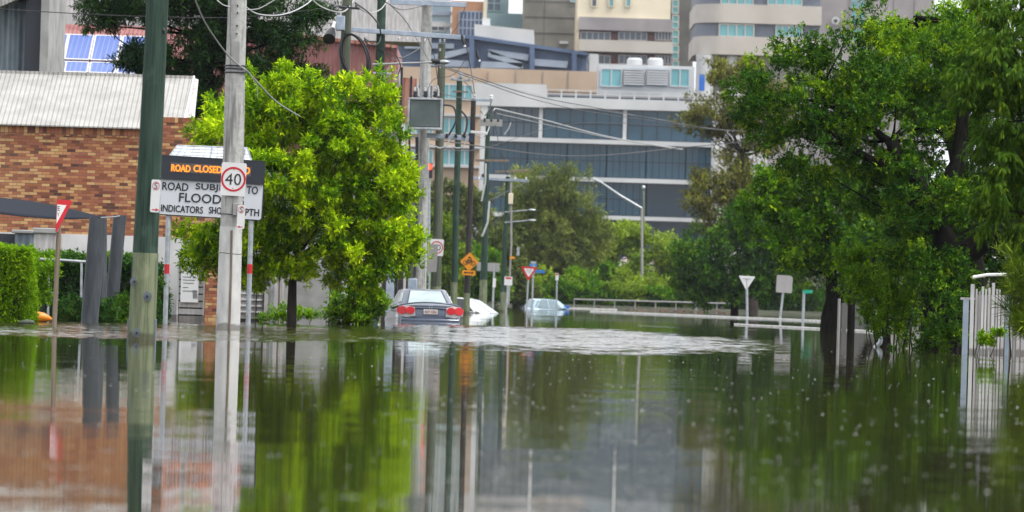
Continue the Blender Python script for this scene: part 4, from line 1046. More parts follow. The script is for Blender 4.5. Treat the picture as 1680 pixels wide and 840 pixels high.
MB().tube([P(549, 36, 130.5), P(545, 50, 130.4)], [.035, .045], 14).build('horn_neck', M['white'], cam_r)
MB().tube([P(546, 47, 130.4), P(543, 54, 130.3), P(540, 64, 130.1)], [.05, .11, .145], 18).build('horn_bell', M['black'], cam_r)
arm(p2, 571, 48, 762, 62, 149.8, .12, dep=.14)
for x in (600, 655, 668, 697): insulator(p2, x, 57+(x-600)*.07, 149.7, .06, 'white', False)
arm(p3, 640, 3, 765, 8, 175.7, .15, dep=.14)
arm(p3, 700, 222, 769, 227, 175.6, .15, 'steel_blue', dep=.15)
for x in (733, 748, 762): insulator(p3, x, 226, 175.5, .1, 'cable', True)
# street light on p2
sl = thing('street_light', 'street light on a long white arm reaching over the transformer', 'street light', P(612, 106, 149.8))
MB().tube([P(612, 106, 149.8), P(660, 104, 149.2), P(712, 102, 148.5)], [.03, .026, .022], 8).build('arm', M['cable_white'], sl, sharp=80)
q = P(724, 101, 148.4); MB().tube([P(711, 101, 148.5), P(717, 101, 148.4), P(722, 101, 148.4)], [.05, .065, .06], 12).build('lamp_housing', M['black'], sl)
MB().ball((P(729, 102, 148.4).x, 148.4, q.z-.01), (.15, .1, .06), 14, 8).build('lens', M['steel'], sl, sharp=80)
# transformer
Yt = 175.2; tr = thing('transformer', 'square grey green ribbed transformer box hung on the round concrete pole', 'transformer', P(697, 213, Yt)); X1, X2, Z1, Z2 = R(669, 161, 726, 213, Yt)
gm = dirty('grey_green_paint', (.19,.245,.245), (.27,.325,.32), 2, rough=.5); gm2 = dirty('ribbed_dark_paint', (.10,.135,.14), (.14,.18,.18), 2, rough=.5)  # tank tone darker than the fins so that they stand out
MB().box(X1+.08, X2-.08, Yt-.1, Yt+.35, Z1+.08, Z2-.06).build('tank', gm2, tr)
mb = MB(); n_ = 24
for i in range(n_): x = X1+.1+(X2-X1-.2)*i/(n_-1); mb.box(x-.008, x+.008, Yt-.2, Yt-.1, Z1+.1, Z2-.08)
mb.build('cooling_fins', gm, tr)
mb = MB(); mb.box(X1, X2, Yt-.24, Yt+.36, Z2-.06, Z2); mb.box(X1, X2, Yt-.24, Yt+.36, Z1, Z1+.07); mb.box(X1, X1+.06, Yt-.24, Yt+.3, Z1+.07, Z2-.06); mb.box(X2-.07, X2, Yt-.24, Yt+.3, Z1+.07, Z2-.06); mb.build('casing_frame', M['steel'], tr, bevel=.01)
for x in (681, 698, 714):
    insulator(tr, x, 160, Yt, .16, 'dark_metal'); q = P(x, 146, Yt)
    MB().tube([(q.x, Yt, q.z-.12), (q.x, Yt, q.z+.05), (q.x+.06, Yt, q.z+.1), (q.x+.1, Yt, q.z-.02), (q.x+.1, Yt, q.z-.22)], .035, 8).build('terminal', M['cable_white'], tr, sharp=80)
# insulators & fittings on others
for x, y in ((722, 70), (729, 70)): insulator(p4, x, y, 191.8, .09, 'steel')
q = P(756, 126, 209.6); arm(p5, 739, 130, 776, 132, 209.7, .09, 'steel')
for x in (743, 770): insulator(p5, x, 131, 209.6, .1, 'steel'); 
insulator(p5, 756, 128, 209.6, .16, 'steel_blue')
arm(p6, 772, 163, 808, 165, 224.6, .09, 'steel_blue'); insulator(p6, 778, 163, 224.6, .16, 'white'); insulator(p6, 806, 164, 224.6, .16, 'white')
arm(p6, 772, 216, 800, 219, 224.5, .10, 'white')
q = P(774, 225, 224.8); MB().box(q.x-.13, q.x+.1, 224.5, 224.8, q.z-.2, q.z+.15).build('dark_collar', plain('navy_band', (.02,.03,.06)), p6)
arm(p7, 788, 201, 824, 202, 245.5, .3, 'concrete')
for x in (795, 806, 817): insulator(p7, x, 200, 245.3, .13, 'cable'); 
arm(p7, 780, 263, 835, 264, 245.6, .1, 'rust_wood'); arm(p8, 776, 292, 868, 297, 264.7, .12, 'steel_blue'); arm(p8, 812, 282, 868, 280, 264.6, .1, 'rust_wood')
for x in (786, 845, 863): insulator(p8, x, 295, 264.6, .1, 'white')
for y in (345, 362):
    la = thing('street_lamp', 'upper white street lamp on the slim green pole' if y == 345 else 'lower white street lamp on the slim green pole', 'street light', P(833, y+1, 264.6), 'twin street lamps')
    MB().tube([P(828, y+3, 264.7), P(865, y, 264.4)], .03, 8).build('arm', M['steel'], la); q = P(873, y-.5, 264.4)
    MB().ball(q, (.2, .12, .055), 12, 6).build('lamp_head', M['steel'], la)
q = P(838, 326, 264.4); MB().box(q.x-.11, q.x+.11, 264.2, 264.5, q.z-.25, q.z+.25).build('meter_box', M['cream'], p8, bevel=.02)
MB().tube([P(838, 300, 264.5), P(839, 400, 264.5), P(834, 500, 264.5)], .045, 8).build('conduit', M['grey_back'], p8, sharp=80)
arm(p8, 836, 423, 845, 423, 264.3, .1, 'amber', 'amber_tag'); q = P(850, 412, 264.3); MB().box(q.x-.06, q.x+.06, 264.2, 264.3, q.z-.2, q.z+.2).build('small_box', M['steel'], p8)
MB().tube([P(797, 268, 245.5), P(796, 300, 245.4), P(790, 330, 245.4)], .04, 6).build('white_conduit', M['cable_white'], p7, sharp=80)
MB().tube([P(803, 330, 245.5), P(800, 365, 245.4), P(791, 388, 245.4)], .045, 6).build('white_conduit', M['cable_white'], p7, sharp=80)
MB().tube([P(684, 225, 175.7), P(684, 330, 175.7), P(680, 455, 175.7)], .05, 8).build('cable_duct', M['cable'], p3, sharp=80)
tube_w = MB().tube([P(786, 290, 258), P(783, 340, 258), P(782, 400, 258)], .12, 8)
# wires
wire('thick grey cable sagging past the top of the concrete pole to the bright tree', [(318, -6, 98), (337, 38, 99), (372, 88, 100), (404, 116, 100.2)], .020, 'cable_grey')
wire('grey cable drooping from the pole strap into the bright tree crown', [(405, 116, 100.2), (425, 138, 102), (455, 168, 107), (492, 191, 115)], .020, 'cable_grey')
wire('short tail of wire hanging under the concrete pole strap', [(409, 118, 100.2), (415, 130, 100.2), (421, 140, 100.2), (423, 160, 100.2)], .006, 'cable_grey')
wire('white looped wire running right from the concrete pole top', [(398, 6, 101), (420, 22, 103), (455, 25, 107), (485, 17, 112), (508, 3, 116), (513, -6, 117)], .018, 'cable_white')
wire('thin white wire joining the concrete pole and the top edge of the picture', [(404, 16, 101), (425, 14, 101), (450, 0, 101), (458, -8, 101)], .014, 'cable_white')
wire('white looped wire between the timber pole and the crossarm top', [(508, -6, 117), (522, 8, 120), (545, 18, 127), (566, 18, 130), (584, -4, 132)], .022, 'cable_white')
wire('white looped wire in front of the second dark pole top', [(585, 10, 132), (604, 21, 140), (625, 15, 148), (638, -4, 151)], .020, 'cable_white')
wire('short white wire left of the concrete pole top', [(356, 0, 99), (366, 8, 99), (377, 11, 99.5)], .014, 'cable_white')
wire('black jumper cable looping between the first and second timber poles', [(583, 5, 131), (606, 22, 138), (623, 45, 148), (622, 70, 149), (605, 73, 148), (598, 64, 147)], .022)
wire('thin black wire crossing the conifer at the top left', [(-10, 14, 140), (120, 22, 140), (240, 27, 140), (400, 28, 140), (560, 10, 140)], .011)
wire('upper black line running down right from the street light', [(716, 104, 150), (790, 130, 170), (880, 158, 195), (985, 178, 225), (1180, 213, 260), (1260, 210, 270)], .016)
wire('lower black line running down right from the street light', [(716, 106, 150), (790, 134, 170), (880, 164, 195), (985, 186, 225), (1180, 212, 262), (1260, 216, 272)], .014)
wire('broad grey cable fanning right from the white insulators', [(812, 178, 246), (900, 199, 262), (1000, 225, 280), (1120, 245, 300)], .055, 'cable_grey')
wire('thin grey cable below the broad one fanning right', [(815, 186, 246), (900, 205, 262), (1010, 228, 280), (1120, 246, 300)], .025, 'cable_grey')
wire('black line sagging level across the glass office', [(640, 218, 176), (760, 236, 200), (900, 254, 225), (1000, 254, 240), (1110, 243, 260), (1230, 232, 270)], .024)
wire('thin black line sagging low left of the glass office', [(690, 232, 176), (780, 246, 210), (950, 202, 230), (1170, 212, 250)], .010)
wire('black cable dropping from the crossarm beside the transformer', [(640, 8, 176), (662, 30, 175), (680, 58, 174), (706, 104, 170)], .014)
wire('thin wire dropping from the crossarm end past the transformer', [(700, 57, 150), (712, 90, 156), (718, 130, 165), (724, 160, 175)], .012)
wire('black loop hanging between the transformer and the dark green pole', [(727, 172, 175), (744, 176, 175), (748, 198, 175), (736, 222, 175)], .03)
wire('black loop cable left of the near black pole', [(757, 182, 175), (766, 195, 175), (764, 215, 175), (758, 224, 175)], .03)
wire('white tail cable under the lower steel arm', [(738, 226, 175), (733, 238, 175), (722, 243, 175), (714, 240, 175)], .028, 'cable_white')
wire('second white tail cable under the lower steel arm', [(765, 226, 175), (760, 240, 175), (750, 243, 175), (744, 240, 175)], .028, 'cable_white')
wire('white jumper curling above the white insulators', [(806, 166, 225), (802, 180, 228), (795, 189, 235), (788, 180, 235)], .035, 'cable_white')
wire('white jumper right of the white insulator curl', [(812, 178, 240), (809, 184, 240), (809, 194, 243)], .035, 'cable_white')
wire('short white cable hanging right of the insulators', [(838, 201, 245), (834, 212, 245), (827, 221, 245)], .035, 'cable_white')
wire('white cable dropping left of the insulators', [(803, 208, 245), (798, 220, 244), (790, 225, 243), (776, 218, 226)], .03, 'cable_white')
wire('black tangle cable on the second dark pole', [(640, 76, 149), (650, 92, 149), (657, 108, 149), (652, 126, 149)], .014)
wire('black wire from the dark pole towards the concrete pole', [(630, 85, 149), (650, 98, 152), (690, 78, 165), (702, 60, 174)], .014)
wire('black line looping beside the rusty shed', [(597, 62, 150), (640, 90, 150), (690, 100, 152), (716, 106, 152)], .012)
wire('thin wire crossing up to the crossarm end', [(700, 152, 165), (712, 130, 165), (745, 122, 165), (768, 90, 165)], .008)

for i_, (lb_, pts_, r_) in enumerate((('thin wire from the top crossarm down to the upper timber pole cap', [(765, 6, 176), (752, 40, 180), (730, 68, 190)], .012),
    ('pale thin wire slanting from the top crossarm towards the long arm', [(650, 6, 176), (668, 30, 166), (690, 56, 151)], .012),
    ('thin dark wire from the long steel arm to the insulated pole top', [(762, 64, 150), (770, 100, 180), (780, 160, 224)], .012),
    ('thin dark wire between the capped pole and the dark pole insulators', [(754, 128, 209), (768, 140, 215), (779, 160, 224)], .014),
    ('sagging wire from the white insulators to the slim green pole', [(812, 205, 245), (822, 250, 255), (833, 290, 264)], .016),
    ('thin wire sloping down left from the slim pole crossarm', [(868, 296, 264), (840, 310, 255), (800, 330, 246)], .014),
    ('dark wire rising left from the first pole to the top edge', [(572, 12, 131), (540, 6, 125), (500, -6, 118)], .014),
    ('dark wire between the second and third pole at the top edge', [(634, 4, 150), (660, 16, 160), (700, 8, 175)], .014),
    ('long pale wire crossing the tan building to the roof rail', [(768, 132, 210), (860, 150, 240), (960, 176, 280), (1110, 200, 330)], .014),
    ('thin black wire from the transformer bushings to the dark pole', [(714, 146, 175), (735, 156, 185), (776, 163, 224)], .014))):
    wire(lb_, pts_, r_, 'cable' if i_ not in (1, 8) else 'cable_grey')
for y_ in (84, 96, 112): insulator(p4, 722 if y_ != 96 else 731, y_, 191.6, .07, 'steel')
arm(p1, 556, 12, 590, 14, 130.6, .05, 'dark_metal'); arm(p2, 612, 120, 642, 121, 149.7, .06, 'steel'); arm(p5, 742, 150, 768, 151, 209.7, .06, 'rust_wood')
for x_ in (562, 571, 584): insulator(p1, x_, 12, 130.5, .05, 'cable')
# small drooping fuse units under arms
for x, y, Y_ in ((783, 90, 150), (759, 66, 149.6)):
    f = thing('fuse_switch', 'small dark fuse switch hanging %s' % ('right of the street light' if x > 770 else 'at the right end of the long steel crossarm'), 'fuse', P(x, y-12, Y_), 'fuse switches')
    MB().tube([P(x-1, y-9, Y_), P(x, y, Y_), P(x+3, y+8, Y_)], [.03, .045, .03], 8).build('barrel', M['dark_metal'], f); MB().tube([P(x+3, y+8, Y_), P(x+4, y+11, Y_)], .03, 8).build('cap', M['white'], f)

# ================================================================== SIGNS FURTHER AWAY
def small_post(root, bx, tx, ty, Y, r=.03, mat='steel', by=None):
    a = G(bx, Y+.04, BED); t_ = P(tx, ty, Y+.04); MB().tube([a, t_], r, 10).build('post', M[mat], root)
q = None
s2 = speed_sign('white speed sign half hidden behind a grey sign back by the transformer pole', 716.5, 406, .46, .56, 191.5-.9, ring=.42)
gb = thing('sign_back', 'plain grey back of a road sign overlapping the far 40 sign', 'road sign', G(704, 188, BED)); small_post(gb, 703, 706, 410, 188, .03)
q = P(706.5, 423, 188); MB(LM(q, 0, 1.7)).plate(0, 0, .44, .92, .04, 0, .012).build('plate', M['grey_back'], gb)
# bicycle sign on near black pole
Yc = 224.6; q = P(770, 429.5, Yc); bs = thing('bicycle_sign', 'amber diamond bicycle warning sign with arrow plate on the near black pole', 'warning sign', q); Mx = LM(q, 0, 1.7); d_ = .375
MB(Mx).prism([(d_, 0), (0, d_), (-d_, 0), (0, -d_)], 0, .012).build('diamond_plate', M['amber'], bs)
mb = MB(Mx)
for sx in (-1, 1): mb.ring(sx*.15, -.05, .095, .068, -.004, 0, 24)
for a, c in (((-.15,-.05),(-.05,.06)), ((-.05,.06),(.08,.06)), ((.08,.06),(0,-.06)), ((0,-.06),(-.05,.06)), ((0,-.06),(-.15,-.05)), ((.08,.06),(.15,-.05)), ((.08,.06),(.06,.12)), ((.02,.12),(.10,.12)), ((-.09,.09),(-.01,.09))):
    mb.tube([(a[0], -.004, a[1]), (c[0], -.004, c[1])], .014, 4)
mb.box(-.05, .05, -.004, 0, .14, .20)
mb.build('bicycle_symbol', M['ink'], bs)
q2 = P(769, 447.5, Yc); Mx2 = LM(q2, 0, 1.7); MB(Mx2).plate(0, 0, .53, .20, .02, 0, .012).build('arrow_plate', M['amber'], bs)
mb = MB(Mx2); mb.box(-.15, .15, -.004, 0, -.018, .018)
for s_ in (-1, 1): mb.prism([(s_*.2, 0), (s_*.12, .05), (s_*.12, -.05)][::s_], -.004, 0)
mb.build('arrow', M['ink'], bs)
# grey sign back behind pole 7
Yg = 290; g1 = thing('direction_sign_back', 'wide grey sign back on a slim post behind the green timber pole', 'road sign', G(808, Yg, BED)); small_post(g1, 808, 811, 432, Yg, .05)
q = P(801, 438, Yg); MB(LM(q, 0, 1.7)).plate(0, 0, 1.15, .44, .03, 0, .015).build('plate', M['grey_back'], g1)
q = P(811, 464, Yg-.1); g2 = MB(LM(q, 0, 1.7)).plate(0, 0, .16, .46, .02, 0, .01).build('small_sign', M['white'], origin=q); tag(g2, 'narrow white sign low on the slim post under the wide grey sign back', 'sign')
def small_rect_sign(name, label, bx, cx, cy, w, h, Y, topred=True, group=None, post=True, txt=None):
    root = thing(name, label, 'parking sign', G(bx, Y, BED), group)
    if post: small_post(root, bx, cx, cy-3, Y, .045)
    q = P(cx, cy, Y-.02); Mx = LM(q, 0, 1.7); MB(Mx).plate(0, 0, w, h, .02, 0, .01).build('plate', M['white'], root)
    if topred: MB(Mx).box(-w*.36, w*.36, -.004, 0, h*.22, h*.42).build('red_panel', M['red'], root)
    return root
small_rect_sign('parking_sign', 'square white parking sign on a thick post right of the slim green pole', 829, 834, 461, .36, .40, 258)
small_rect_sign('parking_sign', 'narrow red topped sign on a slim post behind the blue car', 913, 914, 454, .19, .42, 338)
# give way + street names
giveway('red and white give way sign facing the camera above the blue car', 864, 507, 867.5, 449, 330, .92, 0, r=.045)
sn = thing('street_name_sign', 'two crossed blue street name blades on a post behind the give way sign', 'street sign', G(873, 336, BED)); small_post(sn, 873, 875, 431, 336, .05)
q = P(875, 435, 336); MB(LM(q, 60, 1.7)).plate(0, 0, .8, .16, .02, 0, .02).build('name_blade', M['blue_sign'], sn)
q = P(880, 445, 335.9); MB(LM(q, -8, 1.7)).plate(0, 0, 1.0, .18, .02, 0, .02).build('name_blade', M['blue_sign'], sn)
q = P(875, 430.5, 335.8); MB(LM(q, 0, 1.7)).plate(0, 0, .32, .12, .02, 0, .02).build('cap_plate', M['steel'], sn)
# right side signs
giveway('pale triangular back of a give way sign on a pole by the far right trees', 1226, 518, 1225, 464, 280, .78, 0, back=True, r=.06)
gs = thing('sign_back', 'grey square sign back on a leaning post near the green street name sign', 'road sign', G(1280, 268, BED)); 
MB().tube([G(1280, 268, BED), P(1280, 520, 268), P(1288, 455, 268)], .055, 10).build('post', M['steel'], gs)
q = P(1287, 466, 267.9); MB(LM(q, 18, 1.7)).plate(0, 0, .80, .82, .05, 0, .02).build('plate', M['grey_back'], gs)
gn = thing('street_name_sign', 'small bright green street name blade on a pole left of the curved trunk', 'street sign', G(1318, 252, BED)); small_post(gn, 1317, 1319, 478, 252, .06)
q = P(1325, 478.5, 251.9); MB(LM(q, -10, -3)).plate(0, 0, .42, .14, .03, 0, .02).build('name_blade', M['green_sign'], gn)
# light mast right of the glass office
lm = thing('street_light', 'tall galvanised mast with one long arm sloping up left before the glass office', 'street light', G(1053, 425, .5))
MB().tube([G(1053, 425, .5), P(1053, 342, 425)], [.11, .085], 10).build('mast', M['grey_back'], lm); MB().tube([P(1053, 342, 425), P(1016, 320, 425), P(983, 297, 425)], [.1, .09, .07], 8).build('arm', M['steel'], lm, sharp=80)
MB().tube([P(985, 299, 425), P(972, 293, 425)], [.12, .08], 8).build('lamp_head', M['steel'], lm)
lm = thing('lamp_post', 'short pole with a round white top in front of the glass office', 'lamp post', G(1053, 440, .5)); MB().tube([G(1056, 440, .5), P(1056, 312, 440)], .07, 8).build('mast', M['pole_paint'], lm); MB().ball(P(1056, 307, 440), .13).build('lamp', M['white'], lm)
# traffic light red
tl = thing('traffic_light', 'traffic light showing red between the concrete pole and the next timber pole', 'traffic light', P(704, 284, 360)); q = P(704, 279, 360)
MB().box(q.x-.2, q.x+.22, 359.9, 360.3, q.z-.5, q.z+.45).build('housing', M['black'], tl, bevel=.03); MB().ring(q.x, q.z+.2, .2, .001, 359.8, 359.9, 18).build('red_lens', emis('red_lamp', (1, .06, .02), 1.5), tl)
mb = MB(); mb.tube([G(704, 360.4, BED), P(704, 270, 360.4)], .09, 8); mb.build('post', M['steel'], tl)
# guard rail at the bank
gr = thing('guard_rail', 'long low metal guard rail at the far edge of the flood', 'railing', G(1050, 402, BED))
a = P(942, 491, 402); c = P(1210, 498.5, 399); MB().tube([a, c], .055, 8).build('rail', M['grey_back'], gr)
for i in range(9):
    q = a.lerp(c, i/8); MB().tube([(q.x, q.y, BED), q], .04, 6).build('post', M['grey_back'], gr)

# debris at the far edge: floating branches
rng = random.Random(8)
for i, (px_, w_) in enumerate(((995, .6), (1045, .5), (1068, .8), (1105, .9), (1145, .5), (1186, .5))):
    q = G(px_, 398-i); mb = MB()
    for k in range(12): 
        a = Vector((q.x+rng.uniform(-w_, w_), q.y+rng.uniform(-.4, .4), -.03)); mb.tube([a, a+Vector((rng.uniform(-.5, .5), rng.uniform(-.3, .3), rng.uniform(.02, .28)))], .03, 5)
    tag(mb.build('debris_pile', dirty('reddish_debris%d' % i, (.06,.03,.022), (.16,.08,.06), 4)), ['low brown debris heap right of the blue car', 'small brown debris heap left of the light mast reflection', 'brown debris heap under the middle of the guard rail', 'widest brown debris heap against the guard rail', 'small debris heap near the rail end', 'debris heap beyond the kerb by the right trees'][i], 'debris', 'debris heaps along the far edge')

# ================================================================== CARS
def car(name, label, origin, yaw, pitch, roll, paint, dims=(4.5, 1.75, 1.43), kind='sedan', rear=True, gloss=.25, plate=None, windows='car_glass', spot=None):
    """local: y=0 rear bumper, +y front, z=0 ground"""
    L, W, Ht = dims; root = thing(name, label, 'car', origin)
    Mx = Matrix.Translation(Vector(origin)) @ Matrix.Rotation(math.radians(yaw), 4, 'Z') @ Matrix.Rotation(math.radians(pitch), 4, 'X') @ Matrix.Rotation(math.radians(roll), 4, 'Y')
    pm = NT(name+'_paint'); n = pm.noise(pm.coord((1,1,1)), 5, 4); pm.col(pm.ramp(n.outputs[0], [(.35, c4(tuple(x*.88 for x in paint))), (.65, c4(paint))])); pm.set(Roughness=gloss, Metallic=.25, Coat_Weight=.8, Coat_Roughness=.08)
    hw = W/2; sed = kind == 'sedan'
    dk = 1.00 if sed else .95
    # stations: y, halfwidth, deck height, belly z
    st = [(0.00,.80,.70,.38),(0.04,.88,.86,.30),(0.20,.96,dk-.03,.24),(.50,1.0,dk,.2),(1.1,1.0,dk-.02,.18),(2.2,1.0,.94,.18),(3.1,1.0,.92,.18),(3.7,.99,.84,.2),(4.15,.93,.74,.22),(4.38,.84,.62,.28),(4.5,.70,.50,.34)]
    ring = []; 
    for y, w, d, bz in st:
        y = y*L/4.5; w = w*hw; r_ = []
        prof = [(0, bz), (w*.80, bz), (w*.95, bz+.08), (w, bz+(d-bz)*.45), (w*.975, bz+(d-bz)*.72), (w*.90, d-.05), (w*.74, d+.004), (w*.4, d+.03), (0, d+.035)]
        r_ = [(x, y, z) for x, z in prof] + [(-x, y, z) for x, z in prof[1:-1]][::-1]; ring.append(r_)
    m = len(ring[0]); vs = [v for r_ in ring for v in r_]; fs_ = []
    for i in range(len(ring)-1):
        for k in range(m): fs_.append((i*m+k, i*m+(k+1) % m, (i+1)*m+(k+1) % m, (i+1)*m+k))
    fs_.append(tuple(range(m))[::-1]); fs_.append(tuple((len(ring)-1)*m+k for k in range(m)))
    body = MB(Mx).add(vs, fs_).build('body', pm.m, root, sharp=50)
    sb = body.modifiers.new('s', 'SUBSURF'); sb.levels = 2; sb.render_levels = 2
    # greenhouse
    f = L/4.5
    if sed: base = [(.72*f, hw*.70, .985), (1.15*f, hw*.90, .95), (2.9*f, hw*.92, .92), (3.55*f, hw*.78, .90)]; top = [(1.32*f, hw*.55, Ht-.035), (1.62*f, hw*.66, Ht-.005), (2.35*f, hw*.67, Ht), (2.72*f, hw*.60, Ht-.045)]
    else: base = [(.16*f, hw*.80, .93), (.6*f, hw*.90, .93), (2.9*f, hw*.92, .92), (3.6*f, hw*.78, .90)]; top = [(.55*f, hw*.62, Ht-.05), (1.0*f, hw*.69, Ht), (2.25*f, hw*.69, Ht), (2.65*f, hw*.62, Ht-.045)]
    vs = []; K = len(base)
    for (y, x, z) in base: vs += [(-x, y, z), (x, y, z)]
    for (y, x, z) in top: vs += [(-x, y, z), (x, y, z)]
    o_ = 2*K; fs_ = []
    for i in range(K-1):
        fs_ += [(2*i, o_+2*i, o_+2*i+2, 2*i+2), (2*i+1, 2*i+3, o_+2*i+3, o_+2*i+1), (o_+2*i, o_+2*i+1, o_+2*i+3, o_+2*i+2)]
    fs_ += [(0, 1, o_+1, o_), (2*K-2, o_+2*K-2, o_+2*K-1, 2*K-1), ]
    gh = MB(Mx).add(vs, fs_).build('roof', pm.m, root, sharp=50); bv = gh.modifiers.new('b', 'BEVEL'); bv.width = .05; bv.segments = 3
    gm_ = M[windows]
    V = [Vector(v) for v in vs]
    def inset(q, m1, off, ex=None):
        c_ = sum(q, Vector())/len(q); n_ = (q[1]-q[0]).cross(q[2]-q[0]).normalized()
        if n_.dot(c_-Vector((0, 2.1*f, .9))) < 0: n_ = -n_
        return [c_+(p-c_)*m1+n_*off for p in q], n_
    def glass(nm, q, m1=.88):
        a, n_ = inset(q, m1, .012); b2, _ = inset(q, m1, -.02)
        mb = MB(Mx); mb.add(a+b2, [tuple(range(4)), tuple(range(4, 8))[::-1]] + [(i, i+4, (i+1) % 4+4, (i+1) % 4) for i in range(4)]); g = mb.build(nm, gm_, root)
        a2, _ = inset(q, m1+.055, .006); b3, _ = inset(q, m1+.055, -.02); mb = MB(Mx); mb.add(a2+b3, [tuple(range(4)), tuple(range(4, 8))[::-1]] + [(i, i+4, (i+1) % 4+4, (i+1) % 4) for i in range(4)]); mb.build('seal', M['black'], g); return g
    glass('rear_window', [V[0], V[1], V[o_+1], V[o_]], .86); gw_ = gm_; gm_ = M['sky_pale_glass'] if not sed else gm_; glass('windscreen', [V[2*K-2], V[2*K-1], V[o_+2*K-1], V[o_+2*K-2]], .88); gm_ = gw_
    for s_ in (0, 1):
        B = lambda i: V[2*i+s_]; T = lambda i: V[o_+2*i+s_]
        mb_, mt_ = B(1).lerp(B(2), .5), T(1).lerp(T(2), .5)
        glass('side_window', [B(1), mb_, mt_, T(1)], .84); glass('side_window', [mb_, B(2), T(2), mt_], .84)
        glass('side_window', [B(0).lerp(B(1), .45), B(1), T(1), T(0).lerp(T(1), .45)], .6)
        sx = -1 if s_ == 0 else 1
        mr = MB(Mx); mr.ball((sx*(hw+.10), 3.02*f, .97), (.11, .07, .075), 12, 8); mo = mr.build('mirror', M['black'] if name == 'dark_sedan' else pm.m, root, sharp=80)
        MB(Mx).tube([(sx*(hw-.06), 3.05*f, .93), (sx*(hw+.05), 3.03*f, .95)], .03, 6).build('mirror_stalk', M['black'], mo)
        MB(Mx).box(*(sorted((sx*(hw*.99), sx*(hw*1.005)))), 1.5*f, 1.68*f, .80, .825).build('door_handle', pm.m, root)
        for wy in (.85*f, 3.6*f):
            w_ = MB(Mx); w_.tube([(sx*(hw-.26), wy, .31), (sx*(hw-.06), wy, .31)], .31, 24); wo_ = w_.build('wheel', M['black'], root); MB(Mx).tube([(sx*(hw-.07), wy, .31), (sx*(hw-.05), wy, .31)], .20, 18).build('rim', M['steel'], wo_)
    return root, Mx, pm.m
M['car_glass'] = NT('car_glass').set(Base_Color=(.02,.028,.03,1), Roughness=.05, Coat_Weight=.5)
_g = NT('sky_pale_glass'); _n = _g.noise(_g.coord((1,1,1)), 2, 3); _g.col(_g.ramp(_n.outputs[0], [(.3, (.30,.37,.38)), (.7, (.42,.50,.51))])); M['sky_pale_glass'] = _g.set(Roughness=.12, Coat_Weight=.6)  # pale base colour paints the sky's reflection into the car glass
M['pale_glass'] = plain('glare_pale_glass', (.22,.30,.34), .15)  # pale base colour stands in for glare on the windows
Yc = 153.0; o = G(706, Yc, -.53)
root, Mx, pm_ = car('dark_sedan', 'dark blue grey sedan standing boot deep in floodwater, seen from behind', o, 7.5, -1.2, 0, (.055,.075,.125), gloss=.3, windows='sky_pale_glass')
tlm = plain('red_lens', (.62,.012,.02), .2); tlw = plain('clear_lens', (.62,.58,.60), .2); 
for sx in (-1, 1):
    mb = MB(Mx)
    q = [(.42,.90),(.60,.94),(.80,.93),(.88,.82),(.86,.69),(.64,.63),(.40,.67)]
    poly = [(sx*x, z) for x, z in q][::sx]; 
    vs_ = [(x*1.03, -.03 if abs(x) < .6 else -.03+(abs(x)-.6)*.5, z) for x, z in poly]; vs2 = [(x*.98, y+.12, z) for x, y, z in vs_]
    n_ = len(vs_); mb.add(vs_+vs2, [tuple(range(n_)), tuple(range(n_, 2*n_))[::-1]] + [(i, i+n_, (i+1) % n_+n_, (i+1) % n_) for i in range(n_)])
    to = mb.build('tail_light', tlw, root)
    for cx_, r_ in ((.55, .12), (.775, .135)):
        mb = MB(Mx); yy = .03 if cx_ < .7 else .06; mb.add([(sx*(cx_+math.cos(a)*r_), yy+(.0 if cx_ < .7 else (math.cos(a)*r_*.8)), .82+math.sin(a)*r_*.78) for a in [i*math.pi/9 for i in range(18)]], [tuple(range(18)) if sx < 0 else tuple(range(18))]); mb.v = mb.v
        mb2 = MB(Mx); n_ = 18
        A_ = [(sx*(cx_+math.cos(a)*r_), yy+(-.085 if cx_ < .7 else -.05+math.cos(a)*r_*.5), .815+math.sin(a)*r_*.8) for a in [i*math.pi/9 for i in range(n_)]]; B_ = [(x, y+.05, z) for x, y, z in A_]; mb2.add(A_+B_, [tuple(range(n_)), tuple(range(n_, 2*n_))[::-1]] + [(i, i+n_, (i+1) % n_+n_, (i+1) % n_) for i in range(n_)]); mb2.build('red_lamp', tlm, to)
MB(Mx).tube([(x, .10+.16*(abs(x)/.8)**3, 1.035-.085*(abs(x)/.8)**2.5) for x in [-.80+.1*i for i in range(17)]], .022, 8).build('spoiler_lip', pm_, root, sharp=80)
MB(Mx).box(-.60, .60, -.03, .05, .925, .945).build('boot_lid_line', M['black'], root, bevel=.008)  # black line across the boot lid below the spoiler lip
MB(Mx).box(-.46, .46, .005, .1, .60, .625).build('boot_edge', M['black'], root)
MB(Mx).box(-.80, .80, -.07, .1, .50, .60).build('bumper', pm_, root, bevel=.035)
pl_ = MB(Mx).box(-.19, .19, -.025, .0, .72, .85).build('number_plate', plain('plate_cream', (.62,.56,.54)), root, bevel=.005)
MB(Mx).text('469 HB4', 0, .785, .33, .085, -.0285).build('plate_lettering', plain('maroon_ink', (.14,.03,.04)), pl_)
mb = MB(Mx)
for s_ in (-1, 1): mb.tube([(s_*.05, -.02, .94), (s_*.022, -.02, .89), (s_*.04, -.02, .865)], .008, 5)
mb.tube([(-.022, -.02, .895), (.022, -.02, .895)], .007, 5); mb.tube([(-.06, -.02, .945), (.06, -.02, .945)], .007, 5); mb.build('badge', M['steel'], root)
MB(Mx).text('1.8', .62, .635, .12, .03, -.012).build('model_lettering', M['steel'], root)
